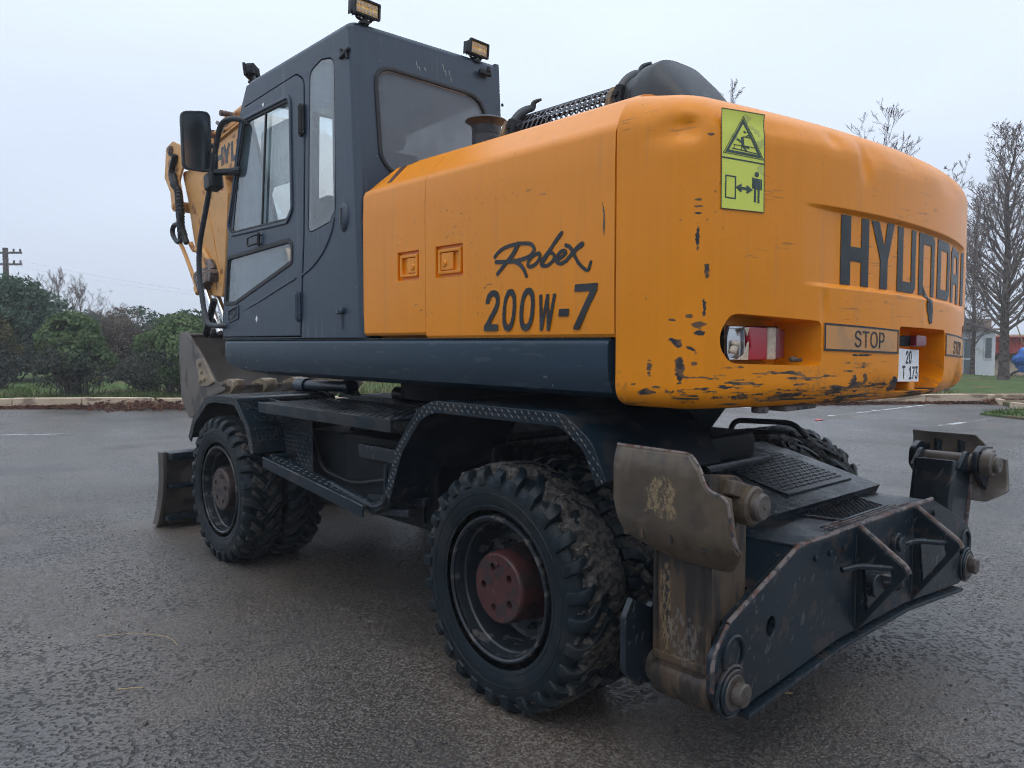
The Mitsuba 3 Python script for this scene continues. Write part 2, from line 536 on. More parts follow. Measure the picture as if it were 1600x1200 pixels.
mat('m_muddy', muddy_color, 0.36, 0.4, bump=lambda p, n, uv: 0.004 * fbm(p.x * 34, p.y * 34, p.z * 34, 4), eps=0.003)
def leg_color(p, n, uv):
    a = fbm(p.x * 9, p.y * 9, p.z * 4, 4)
    run = fbm(p.x * 40, p.y * 40, p.z * 3, 3)
    c = mix(C(0.024, 0.021, 0.020), C(0.070, 0.046, 0.029), smoothstep(0.42, 0.60, 0.5 * a + 0.5 * run))
    rub = smoothstep(0.44, 0.60, fbm(p.x * 170, p.y * 170, p.z * 48, 4))
    q = dr.sqrt(dr.square((p.x + 0.850) / 0.030) + dr.square((p.z - 0.64) / 0.20)) + 1.1 * (fbm(p.x * 25 + 3, p.y * 25, p.z * 12, 3) - 0.5)
    q2 = dr.sqrt(dr.square((p.x + 0.93) / 0.075) + dr.square((p.z - 0.56) / 0.11)) + 1.6 * (fbm(p.x * 30 + 9, p.y * 30, p.z * 16, 3) - 0.5)
    c = mix(c, C(0.17, 0.118, 0.066), 0.8 * rub * smoothstep(1.0, 0.8, q))
    return mix(c, C(0.13, 0.125, 0.12), 0.55 * rub * smoothstep(0.9, 0.6, q2))


mat('m_leg', leg_color, 0.38, 0.35, bump=lambda p, n, uv: 0.004 * fbm(p.x * 40, p.y * 40, p.z * 30, 4), eps=0.003)
mat('m_bucket', worn((0.088, 0.075, 0.066), 0.3, (0.042, 0.036, 0.033), 0.52, 0.62, 5, (1, 1, 0.5)), 0.42, 0.5)
mat('m_tooth', worn((0.17, 0.135, 0.10), 0.3, (0.25, 0.20, 0.13), 0.5, 0.6, 12), 0.5, 0.5)


def rubber_color(p, n, uv):
    a = fbm(p.x * 14, p.y * 14, p.z * 14, 3)
    dust = smoothstep(0.52, 0.66, fbm(p.x * 6 + 8, p.y * 6, p.z * 6, 4))
    return mix(C(0.005, 0.011, 0.016) * (0.7 + 0.6 * a), C(0.026, 0.027, 0.028), 0.45 * dust)


mat('m_rubber', rubber_color, lambda p, n, uv: 0.30 + 0.28 * fbm(p.x * 8, p.y * 8, p.z * 8, 3), 0.22,
    bump=lambda p, n, uv: 0.0025 * fbm(p.x * 45, p.y * 45, p.z * 45, 3), eps=0.002)


def mud_color(p, n, uv):
    a = fbm(p.x * 18, p.y * 18, p.z * 18, 4)
    straw = smoothstep(0.86, 0.88, noise(p.x * 130, p.y * 45, p.z * 130))
    return mix(mix(C(0.024, 0.024, 0.025), C(0.066, 0.060, 0.056), smoothstep(0.4, 0.60, fbm(p.x * 45, p.y * 45, p.z * 45, 4))), C(0.20, 0.16, 0.10), 0.6 * straw)


mat('m_mud', mud_color, 0.6, 0.25, bump=lambda p, n, uv: 0.016 * fbm(p.x * 55, p.y * 55, p.z * 55, 4), eps=0.002)
mat('m_rim', worn((0.013, 0.018, 0.023), 0.3, (0.06, 0.058, 0.058), 0.60, 0.66, 16), 0.3, 0.4)
mat('m_hub', worn((0.050, 0.017, 0.018), 0.3, (0.028, 0.019, 0.020), 0.46, 0.58, 14), 0.4, 0.35)
mat('m_hub_dull', worn((0.048, 0.033, 0.032), 0.3, (0.028, 0.023, 0.023), 0.46, 0.58, 14), 0.45, 0.35)


mat('m_tread', worn((0.005, 0.013, 0.021), 0.3, (0.018, 0.021, 0.024), 0.55, 0.66, 7), 0.32, 0.3)
mat('m_tread_bar', worn((0.055, 0.062, 0.070), 0.3, (0.018, 0.022, 0.027), 0.50, 0.60, 9), 0.35, 0.5)
mat('m_plastic', worn((0.026, 0.031, 0.038), 0.2, (0.05, 0.055, 0.06), 0.6, 0.7, 9), 0.5, 0.5)
mat('m_black', (0.009, 0.011, 0.014), 0.45, 0.35)
mat('m_gasket', (0.016, 0.018, 0.022), 0.5, 0.4)
mat('m_decal', worn((0.010, 0.013, 0.016), 0.2, (0.022, 0.026, 0.03), 0.55, 0.7, 8), 0.4, 0.5)
mat('m_caution', worn((0.60, 0.66, 0.10), 0.06, (0.45, 0.50, 0.12), 0.66, 0.7, 20), 0.42, 0.5)
mat('m_caution_ink', (0.035, 0.06, 0.055), 0.42, 0.5)
mat('m_tan', worn((0.50, 0.235, 0.072), 0.08, (0.42, 0.22, 0.09), 0.55, 0.66, 9), 0.35, 0.5)
mat('m_white', worn((0.72, 0.73, 0.74), 0.05, (0.5, 0.48, 0.45), 0.66, 0.72, 18), 0.4, 0.5)
mat('m_red_lens', (0.33, 0.012, 0.025), 0.16, 0.6, coat=0.6)
mat('m_dark_lens', (0.14, 0.010, 0.016), 0.18, 0.6, coat=0.6)
mat('m_amber', worn((0.62, 0.36, 0.06), 0.1, (0.75, 0.55, 0.2), 0.5, 0.6, 60), 0.2, 0.6, coat=0.5)
mat('m_reflector', worn((0.42, 0.36, 0.28), 0.1, (0.5, 0.42, 0.32), 0.5, 0.6, 90), 0.25, 0.5)
mat('m_chrome', (0.62, 0.64, 0.66), 0.18, 0.5, metal=1.0)
mat('m_pin', worn((0.075, 0.064, 0.055), 0.3, (0.045, 0.035, 0.030), 0.46, 0.62, 22), 0.4, 0.5)
mat('m_tape', (0.075, 0.030, 0.022), 0.6, 0.4)
mat('m_wood', worn((0.20, 0.135, 0.075), 0.2, (0.10, 0.07, 0.045), 0.5, 0.6, 30), 0.6, 0.4)
mat('m_lining', worn((0.33, 0.34, 0.34), 0.1, (0.25, 0.26, 0.26), 0.55, 0.65, 4), 0.7, 0.3)
mat('m_seat', (0.05, 0.055, 0.06), 0.8, 0.3)
mat('m_mirror', (0.30, 0.34, 0.37), 0.12, 0.5, metal=1.0)
scene['m_glass'] = {'type': 'thindielectric', 'int_ior': 1.5}


def fog(lo, hi, s):
    def fn(p, n, uv):
        run = fbm(p.x * 38 + p.y * 38, 0, p.z * 2.6, 3)
        return lo + (hi - lo) * smoothstep(0.25, 0.75, 0.18 * run + 0.82 * fbm(p.x * s, p.y * s, p.z * s, 3))
    return fn


# breath and rain have filmed the panes: part of each pane scatters
scene['m_glass_clear'] = {'type': 'blendbsdf', 'weight': proc(fog(0.06, 0.15, 3)), 'a': {'type': 'thindielectric', 'int_ior': 1.5, 'specular_transmittance': {'type': 'rgb', 'value': [0.86, 0.95, 0.96]}},
                          'b': {'type': 'principledthin', 'base_color': {'type': 'rgb', 'value': [0.58, 0.80, 0.82]}, 'roughness': 0.4, 'diff_trans': 1.2, 'spec_trans': 0.0}}
scene['m_glass_wet'] = {'type': 'blendbsdf', 'weight': proc(fog(0.62, 0.90, 3)), 'a': {'type': 'thindielectric', 'int_ior': 1.5},
                        'b': {'type': 'principledthin', 'base_color': {'type': 'rgb', 'value': [0.90, 0.97, 0.98]}, 'roughness': 0.4, 'diff_trans': 1.85, 'spec_trans': 0.0}}
scene['m_glass_rear'] = {'type': 'blendbsdf', 'weight': proc(fog(0.80, 0.93, 4)), 'a': {'type': 'thindielectric', 'int_ior': 1.5},
                         'b': {'type': 'principledthin', 'base_color': {'type': 'rgb', 'value': [0.21, 0.245, 0.28]}, 'roughness': 0.4, 'diff_trans': 0.7, 'spec_trans': 0.0}}
mat('m_concrete', worn((0.46, 0.37, 0.27), 0.15, (0.24, 0.18, 0.13), 0.54, 0.62, 2.5, (1, 1, 2)), 0.75, 0.3,
    bump=lambda p, n, uv: 0.01 * fbm(p.x * 12, p.y * 12, p.z * 12, 3), eps=0.01)
mat('m_turf', worn((0.050, 0.078, 0.024), 0.4, (0.10, 0.075, 0.045), 0.52, 0.62, 0.9), 0.9, 0.2)
mat('m_soil', worn((0.115, 0.065, 0.045), 0.4, (0.06, 0.042, 0.032), 0.48, 0.6, 6), 0.85, 0.3)
mat('m_paintline', worn((0.42, 0.42, 0.43), 0.1, (0.10, 0.095, 0.09), 0.46, 0.58, 5), 0.5, 0.5)
mat('m_bark', worn((0.105, 0.086, 0.080), 0.3, (0.045, 0.036, 0.033), 0.5, 0.6, 12), 0.85, 0.3)
mat('m_stem', (0.050, 0.043, 0.041), 0.8, 0.3)
mat('m_twig', (0.165, 0.138, 0.134), 0.8, 0.3)
mat('m_shed', worn((0.66, 0.68, 0.70), 0.06, (0.5, 0.5, 0.5), 0.6, 0.7, 2), 0.5, 0.5)
mat('m_beige', worn((0.45, 0.36, 0.28), 0.1, (0.36, 0.29, 0.23), 0.55, 0.65, 2), 0.8, 0.3)
mat('m_redsheet', worn((0.36, 0.045, 0.04), 0.15, (0.25, 0.05, 0.045), 0.5, 0.6, 3), 0.5, 0.4)
mat('m_tarp', worn((0.025, 0.11, 0.42), 0.2, (0.05, 0.17, 0.5), 0.5, 0.6, 5), 0.4, 0.5)
mat('m_shedglass', (0.12, 0.14, 0.15), 0.12, 0.6)
mat('m_roofsheet', worn((0.30, 0.24, 0.20), 0.2, (0.2, 0.16, 0.14), 0.5, 0.6, 2), 0.7, 0.3)
mat('m_red_litter', (0.55, 0.06, 0.07), 0.4, 0.5)
mat('m_straw', (0.36, 0.26, 0.14), 0.7, 0.3)
mat('m_stone', (0.045, 0.043, 0.043), 0.5, 0.4)


def leafmat(key, rgb, rgb2, s=3.0):
    def fn(p, n, uv):
        return mix(C(*rgb), C(*rgb2), smoothstep(0.3, 0.7, fbm(p.x * s, p.y * s, p.z * s, 3))) * (0.7 + 0.6 * cell_rand(p.x * 14, p.y * 14, p.z * 14))
    scene[key] = {'type': 'principledthin', 'base_color': proc(fn), 'roughness': 0.5, 'diff_trans': 0.5, 'spec_trans': 0.0}


leafmat('m_leaf_bright', (0.078, 0.128, 0.062), (0.130, 0.180, 0.088))
leafmat('m_leaf_dark', (0.044, 0.076, 0.054), (0.078, 0.118, 0.080))
leafmat('m_leaf_grey', (0.060, 0.074, 0.064), (0.100, 0.105, 0.092))
leafmat('m_leaf_olive', (0.075, 0.078, 0.040), (0.12, 0.11, 0.06))
leafmat('m_leaf_brown', (0.110, 0.080, 0.062), (0.16, 0.12, 0.095))
leafmat('m_leaf_hanging', (0.13, 0.085, 0.07), (0.17, 0.11, 0.085))
leafmat('m_leaf_dead', (0.095, 0.042, 0.030), (0.15, 0.068, 0.042))
leafmat('m_grass', (0.055, 0.095, 0.024), (0.10, 0.125, 0.04), 1.2)

# ---------------------------------------------------------------- counterweight paint damage: (arc, height, half width, half height, tilt)
CHIPS += [(1.294, 1.48, 0.0132, 0.0364, 0.0), (1.305, 1.567, 0.017, 0.015, 0.3), (1.356, 1.481, 0.0049, 0.0221, 0.0), (1.251, 1.913, 0.0059, 0.0418, -0.42), (1.22, 1.802, 0.0092, 0.0294, -0.48), (1.249, 2.038, 0.0141, 0.0042, 0.0), (1.249, 2.017, 0.0121, 0.003, 0.0), (1.248, 1.994, 0.0121, 0.003, 0.0), (1.211, 2.251, 0.0112, 0.0044, 0.0), (1.27, 1.656, 0.011, 0.0064, 0.0), (1.243, 1.627, 0.019, 0.0106, 0.08), (1.239, 1.601, 0.0194, 0.0064, 0.05), (1.265, 1.548, 0.0172, 0.0043, 0.48), (1.314, 1.644, 0.0098, 0.0043, 0.3), (1.255, 1.499, 0.0118, 0.0064, 0.0), (1.224, 1.448, 0.0534, 0.0085, 0.01), (1.244, 1.405, 0.0649, 0.0107, 0.0), (1.268, 1.383, 0.0391, 0.0133, 0.0), (1.149, 1.419, 0.0362, 0.0065, 0.0), (0.518, 1.427, 0.0204, 0.0239, -0.12), (0.449, 1.432, 0.0175, 0.0219, 0.36), (0.494, 1.414, 0.0836, 0.0121, 0.0), (0.322, 1.401, 0.0706, 0.0131, 0.02), (0.571, 1.4, 0.1633, 0.012, 0.0), (0.949, 1.385, 0.1863, 0.0094, 0.0), (0.67, 1.384, 0.1557, 0.0122, 0.0), (0.239, 1.406, 0.03, 0.0308, 0.0), (1.227, 1.686, 0.0066, 0.0296, 0.0), (0.805, 1.395, 0.1656, 0.0094, 0.0), (1.387, 1.423, 0.0067, 0.0045, -0.13), (1.343, 1.416, 0.0095, 0.0044, -0.07), (1.36, 1.398, 0.0182, 0.009, -0.05), (0.485, 1.522, 0.0577, 0.0048, 0.0), (0.424, 1.545, 0.0435, 0.0036, 0.0), (-0.221, 1.355, 0.05, 0.0106, 0.48)]
mat('m_yellow_cw', cw_color, cw_rough, 0.32, coat=0.15)

# ---------------------------------------------------------------- ground, kerb, verge
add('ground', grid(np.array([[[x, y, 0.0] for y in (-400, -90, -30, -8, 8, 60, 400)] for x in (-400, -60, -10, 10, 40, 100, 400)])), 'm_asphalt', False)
labels['ground'] = {'label': 'wet dark grey asphalt of the open lot around the machine', 'kind': 'structure'}

K0, KD = np.array([19.3, 0.2]), np.array([-0.622, -0.783])
KN = np.array([0.783, -0.622])                      # away from the camera


def kerb_at(t, out, z):
    q = K0 + KD * t + KN * out
    return [q[0], q[1], z]


def kerb_block(t0, t1, seed):
    r = np.random.default_rng(seed)
    m = box(t0 + 0.006, t1 - 0.006, 0, 0.22, -0.1, 0.235 + r.uniform(-0.012, 0.012), 0.018)
    m = fine(m, 0.35)
    v = np.array(m.vertices)
    v += 0.012 * (meshkit.noise(v * 3.0 + seed) - 0.5)[:, None]
    return tm(np.column_stack([K0[0] + KD[0] * v[:, 0] + KN[0] * v[:, 1], K0[1] + KD[1] * v[:, 0] + KN[1] * v[:, 1], v[:, 2]]), m.faces)


labels['kerb'] = {'label': 'long pale concrete kerb in front of the bushes', 'kind': 'structure'}
for i in range(27):
    add('kerb__kerb_stone', kerb_block(-14 + i * 1.6, -14 + (i + 1) * 1.6, i), 'm_concrete', 25)

# the planted verge behind the kerb: soft mounds of turf and bare earth
ts, os_ = np.linspace(-60, 32, 150), np.concatenate([np.linspace(0.2, 14, 50), np.linspace(16, 160, 20)])
G = np.array([[kerb_at(t, o, 0) for o in os_] for t in ts])
hgt = 0.17 + 0.05 * meshkit.fbm(G * np.array([0.8, 0.8, 0]) + 3, 3) + 0.30 * np.clip((np.linalg.norm(G[..., :2] - EYE[:2], axis=-1) - 26) / 20, 0, 1) * meshkit.fbm(G * np.array([0.12, 0.12, 0]), 2)
G[..., 2] = hgt
add('verge', grid(G), 'm_turf', True)
labels['verge'] = {'label': 'grassy verge behind the kerb', 'kind': 'structure'}


def blades(pts, h, w, seed, lean=0.5):
    r = np.random.default_rng(seed)
    n = len(pts)
    a = r.uniform(0, 2 * math.pi, n)
    hh = h * r.uniform(0.5, 1.3, n)
    dx, dy = np.cos(a) * w, np.sin(a) * w
    tip = np.column_stack([pts[:, 0] + r.normal(0, lean, n) * hh, pts[:, 1] + r.normal(0, lean, n) * hh, pts[:, 2] + hh])
    V = np.stack([pts - np.column_stack([dx, dy, dx * 0]), pts + np.column_stack([dx, dy, dx * 0]), tip], 1).reshape(-1, 3)
    return tm(V, np.arange(3 * n).reshape(-1, 3))


n = 26000
t, o = RNG.uniform(-16, 24, n), 0.25 + 9 * RNG.uniform(0, 1, n) ** 1.5
P = np.array([kerb_at(a, b, 0.18) for a, b in zip(t, o)])
P = P[meshkit.fbm(P * np.array([0.5, 0.5, 0]), 3, 2) > 0.42]
add('grass', blades(P, 0.15, 0.012, 3), 'm_grass', False, label='short green grass growing on the verge behind the kerb', category='grass', kind='stuff')

# leaf litter that has drifted against the kerb
n = 15000
t = RNG.uniform(-14, 27, n)
o = -np.abs(RNG.normal(0, 0.24, n)) - 0.02
d = 0.35 + .9 * np.exp(-((t - 3.4) / 1.6) ** 2) + 0.5 * (meshkit.fbm(np.column_stack([t * 0.6, t * 0, t * 0]), 3, 4) > 0.45)
P = np.array([kerb_at(a, b * c, 0.004 + max(0.0, 0.12 * c * (1 + b / 0.5)) * u) for a, b, c, u in zip(t, o, d, RNG.uniform(0, 1, n))])


def litter(P, s, seed):
    r = np.random.default_rng(seed)
    n = len(P)
    U, W = r.normal(0, 1, (n, 3)), r.normal(0, 1, (n, 3))
    U[:, 2] *= 0.35
    U /= np.linalg.norm(U, axis=1, keepdims=True)
    W[:, 2] *= 0.35
    W -= U * np.sum(U * W, 1, keepdims=True)
    W /= np.linalg.norm(W, axis=1, keepdims=True)
    k = s * r.uniform(0.5, 1.3, (n, 1))
    V = np.stack([P - U * k, P - W * k * 0.6, P + U * k, P + W * k * 0.6], 1).reshape(-1, 3)
    q = np.arange(n)[:, None] * 4
    return tm(V, np.vstack([q + [0, 1, 2], q + [0, 2, 3]]))


add('leaf_litter', litter(P + [0, 0, 0.02], 0.05, 5), 'm_leaf_dead', False, label='brown fallen leaves drifted along the foot of the kerb', category='leaves', kind='stuff')

# ---------------------------------------------------------------- wheels
X_ = 'excavator__'
labels['excavator'] = {'label': 'orange and dark grey wheeled excavator parked on wet asphalt with its boom folded', 'category': 'excavator'}
R_AX = 0.516
HALF = np.array([(0, .487), (.05, .486), (.09, .482), (.115, .472), (.130, .452), (.136, .42), (.134, .38), (.123, .338), (.106, .308)])


def half_at(t):
    """The carcass half section by arc length: (w, r, normal)."""
    s = np.concatenate([[0], np.cumsum(np.linalg.norm(np.diff(HALF, axis=0), axis=1))])
    t = np.asarray(t, float)
    a = np.abs(t)
    w, r = np.interp(a, s, HALF[:, 0]), np.interp(a, s, HALF[:, 1])
    e = 0.004
    dw, drr = np.interp(a + e, s, HALF[:, 0]) - np.interp(np.maximum(a - e, 0), s, HALF[:, 0]), np.interp(a + e, s, HALF[:, 1]) - np.interp(np.maximum(a - e, 0), s, HALF[:, 1])
    L = np.hypot(dw, drr) + 1e-9
    sg = np.where(t < 0, -1, 1)
    return sg * w, r, sg * (-drr / L), dw / L


def ring_point(w, r, th):
    return np.stack([r * np.cos(th), w, r * np.sin(th)], -1)


def tyre(seed, lean=1):
    r = np.random.default_rng(seed)
    tt = np.concatenate([np.linspace(-0.262, 0.262, 44)])
    w, rr, _, _ = half_at(tt)
    car = lathe(np.column_stack([rr, w]), 96)
    parts = [car]
    N = 28
    for side in (-1, 1):
        for i in range(N):
            th0 = (i + (0.5 if side > 0 else 0)) / N * 2 * math.pi
            ts = np.array([-0.018, -0.012, 0.02, 0.05, 0.08, 0.103, 0.120, 0.138, 0.155, 0.160])
            h = np.array([-0.004, 0.027, 0.029, 0.031, 0.032, 0.031, 0.024, 0.013, 0.005, -0.004]) * r.uniform(0.93, 1.04)
            hw = np.array([0.052, 0.056, 0.062, 0.066, 0.070, 0.072, 0.074, 0.076, 0.076, 0.07]) * .66 * r.uniform(0.93, 1.05)
            th = th0 + lean * np.interp(ts, [-0.02, 0.085, 0.16], [-0.10, 0.13, 0.15]) + r.normal(0, 0.004)
            ww, rr_, nw, nr = half_at(side * ts)
            rows = []
            for k in range(len(ts)):
                row = []
                for q, hh in ((-1.22, -0.004), (-1.0, h[k]), (-0.86, h[k] + 0.003), (0, h[k] + 0.004), (0.86, h[k] + 0.003), (1.0, h[k]), (1.22, -0.004)):
                    hh = hh if h[k] > 0 else -0.004
                    jit = r.normal(0, 0.0012) if 0 < k < 9 else 0
                    row.append(ring_point(ww[k] + nw[k] * (hh + jit), rr_[k] + nr[k] * (hh + jit), th[k] + q * hw[k]))
                rows.append(row)
            parts.append(grid(np.array(rows), flip=side > 0))
    # raised rings moulded on the wall
    for q in (0.190, 0.245):
        for side in (-1, 1):
            w1, r1, nw, nr = half_at(side * np.array([q - .004, q - .002, q + .002, q + .004]))
            hh = np.array([-.001, .0025, .0025, -.001])
            parts.append(lathe(np.column_stack([r1 + nr * hh, w1 + nw * hh]), 96))
    return cat(parts)


def mud_shell(seed, amount=1.0):
    th = np.linspace(0, 2 * math.pi, 400, endpoint=False)
    tt = np.linspace(-0.15, 0.128, 46)
    w, rr, nw, nr = half_at(tt)
    P = np.array([ring_point(w, rr, a) for a in th])
    n1 = meshkit.fbm(P * 7 + seed, 3, seed)
    n2 = meshkit.fbm(P * 26 + seed, 4, seed + 3)
    n3 = meshkit.fbm(P * 70 + seed, 3, seed + 5)
    cover = np.clip((n1 - 0.34) / 0.10, 0, 1) * np.clip((0.096 + 0.14 * (n2 - 0.5) + .05 * (n1 - .5) - tt[None, :]) / 0.03, 0, 1) * np.clip((tt[None, :] + 0.145) / 0.02, 0, 1)
    h = -0.006 + cover * (0.006 + 0.030 * amount + 0.020 * (n2 - 0.5) + 0.017 * (n3 - .5))
    Q = np.stack([(rr + nr * h) * np.cos(th)[:, None], w + nw * h, (rr + nr * h) * np.sin(th)[:, None]], -1)
    return grid(Q, closed_u=True)


def rim_mesh():
    # lip, bead seat, deep barrel, disc
    prof = [(.296, -.018), (.304, -.012), (.311, -.013), (.314, -.020), (.312, -.034), (.303, -.040), (.297, -.040), (.296, -.026), (.290, -.026), (.288, -.034), (.284, -.070), (.277, -.078), (.274, -.10),
            (.262, -.17), (.258, -.205), (.245, -.218), (.20, -.222), (.10, -.222), (.10, -.240), (.22, -.240), (.270, -.225), (.286, -.10), (.306, -.052), (.318, -.05), (.318, -.03)]
    m = [lathe(prof, 72)]
    for i in range(10):
        a = i / 10 * 2 * math.pi + .2
        m.append(bolt((.205 * math.cos(a), -.222, .205 * math.sin(a)), (0, 1, 0), .017, .03))
        m.append(cyl((.205 * math.cos(a), -.195, .205 * math.sin(a)), (.205 * math.cos(a), -.172, .205 * math.sin(a)), .009, 8))
    return cat(m)


def hub_mesh():
    body = solid(lathe([(0.0001, -.22), (.168, -.22), (.168, -.19), (.158, -.18), (.155, -.045), (.149, -.03), (.144, -.026), (0.0001, -.026)], 64))
    for i in range(5):
        a = i / 5 * 2 * math.pi + 0.62
        body -= solid(cyl((.092 * math.cos(a), -.06, .092 * math.sin(a)), (.092 * math.cos(a), 0, .092 * math.sin(a)), .017, 20, 0))
    m = [unsolid(body)]
    m.append(tube(np.array([[.118 * math.cos(a), -.0275, .118 * math.sin(a)] for a in np.linspace(0.2, 1.6, 12)]), .0022, 6))
    m.append(tube(curve([(-.03, -.0265, .06), (.03, -.0265, .025), (.035, -.0265, -.02), (.06, -.0265, -.04)]), .0022, 6))
    m.append(bolt((-.06, -.026, .085), (0, 1, 0), .013, .008))
    return cat(m)


TYRES = [mikit.ply(tyre(s, l), 'm_rubber', smooth=35) for s, l in ((1, 1), (2, -1), (3, 1))]
MUDS = [mikit.ply(mud_shell(s, a), 'm_mud', smooth=50) for s, a in ((4, 1.15), (9, 1.05), (14, 0.45))]
RIM, HUB = mikit.ply(rim_mesh(), 'm_rim', smooth=30), mikit.ply(hub_mesh(), 'm_hub', smooth=30)
HUB_F = {**HUB, 'bsdf': {'type': 'ref', 'id': 'm_hub_dull'}}
WB = 3.024
RIGHT = T().rotate([0, 0, 1], 180)
for key, x, left, muds, turn in (('wheel', 0, True, (0, 1), 37), ('wheel_001', WB, True, (2, 2), 10), ('wheel_002', 0, False, (1, 0), 80), ('wheel_003', WB, False, (2, 2), 140)):
    base = T().translate([x, 1.272 if left else -1.272, R_AX])
    if not left:
        base = base @ RIGHT
    for k, off in enumerate((-0.135, -0.445)):
        tw = base @ T().translate([0, off, 0]) @ T().rotate([0, 1, 0], turn + 9 * k) @ T().scale([1.016, 1, 1.016])
        suf = '' if k == 0 else '_001'
        scene[f'{X_}{key}__tyre{suf}'] = {**TYRES[(k + (0 if x == 0 else 1)) % 3], 'to_world': tw}
        if x == 0 or k == 0:
            scene[f'{X_}{key}__caked_mud{suf}'] = {**MUDS[muds[k]], 'to_world': tw}
        inner = base if k == 0 else base @ T().translate([0, -0.58, 0]) @ T().rotate([0, 0, 1], 180)
        scene[f'{X_}{key}__rim{suf}'] = {**RIM, 'to_world': inner}
    scene[f'{X_}{key}__hub'] = {**(HUB if x == 0 else HUB_F), 'to_world': base @ T().rotate([0, 1, 0], turn)}
labels[X_ + 'wheel'] = {'label': 'rear wheel with mud caked on its tread'}
labels[X_ + 'wheel__hub'] = {'label': 'dull red wheel hub'}

# ---------------------------------------------------------------- chassis between the wheels
ch = [box(-0.35, 3.55, -0.42, 0.42, 0.62, 0.98, .03), box(0.75, 2.3, -0.62, 0.62, 0.58, 1.02, .03), box(2.3, 3.6, -0.5, 0.5, 0.9, 1.06, .02),
      plate([(0.75, .62), (2.3, .62), (2.0, .50), (1.0, .50)], 'y', -.4, .4, .01), box(1.0, 2.0, -.8, .8, .98, 1.12, .02)]
add(X_ + 'chassis', ch, 'm_steel', 25)
add(X_ + 'slew_ring', [cyl((1.5, 0, 1.10), (1.5, 0, 1.20), .66, 64, .01), cyl((1.5, 0, 1.20), (1.5, 0, 1.36), .60, 64, .01)], 'm_dark', 30)
for x in (0, WB):
    add(X_ + 'axle', [cyl((x, -.75, R_AX), (x, .75, R_AX), .11, 24), plate([(x - .24, R_AX - .20), (x + .24, R_AX - .20), (x + .28, R_AX), (x + .18, R_AX + .22), (x - .18, R_AX + .22), (x - .28, R_AX)], 'y', -.20, .20, .05)], 'm_dark', 30)
# belly tank and the pipes seen in the gap between the wheels
add(X_ + 'belly_box', [box(0.80, 1.75, .45, .98, .56, 1.02, .02), box(1.78, 2.25, .5, .93, .60, 1.0, .02), cyl((1.1, .5, .5), (2.0, .5, .5), .05)], 'm_dark', 30)
add(X_ + 'belly_rail', box(0.83, 1.45, 1.02, 1.06, .905, .985, .006), 'm_steel')
add(X_ + 'belly_rail', obox((1.05, 1.05, .715), (1, 0, -.10), (0, 1, 0), (.1, 0, 1), .55, .05, .045), 'm_steel')
add(X_ + 'belly_rail', obox((1.0, 1.14, .675), (1, 0, -.10), (0, 1, 0), (.1, 0, 1), .42, .05, .04), 'm_steel')
add(X_ + 'brake_pipe', [tube(bend([(2.2, .95, .95), (2.0, .98, .75), (1.6, .99, .72), (1.2, 1.0, .80), (.9, .98, .9)], .1), .013, 8),
                        tube(bend([(2.25, .96, .85), (2.05, 1.0, .60), (1.5, 1.0, .60)], .1), .018, 8)], 'm_black')

# ---------------------------------------------------------------- fenders: one bent tread plate each, with a rolled outer edge
def fender(pts, y_out, y_in, edge=0.055, t=0.008):
    P = np.array(rnd_open(pts, .05), float)
    nrm = []
    e = np.gradient(P, axis=0)
    nrm = np.stack([-e[:, 1], e[:, 0]], 1)
    nrm /= np.linalg.norm(nrm, axis=1, keepdims=True)
    if nrm[len(nrm) // 2][1] < 0:
        nrm = -nrm
    Q = P - nrm * edge
    skin = np.vstack([P, (P - nrm * t)[::-1]])
    lip = np.vstack([P, Q[::-1]])
    return [plate(skin, 'y', min(y_in, y_out), max(y_in, y_out), .002, nb=1), plate(lip, 'y', y_out - .004 if y_out > 0 else y_out - .008, y_out + .008 if y_out > 0 else y_out + .004, .002, nb=1)]


def rnd_open(pts, r, n=5):
    return bend([(p[0], 0, p[1]) for p in pts], r, n)[:, [0, 2]]


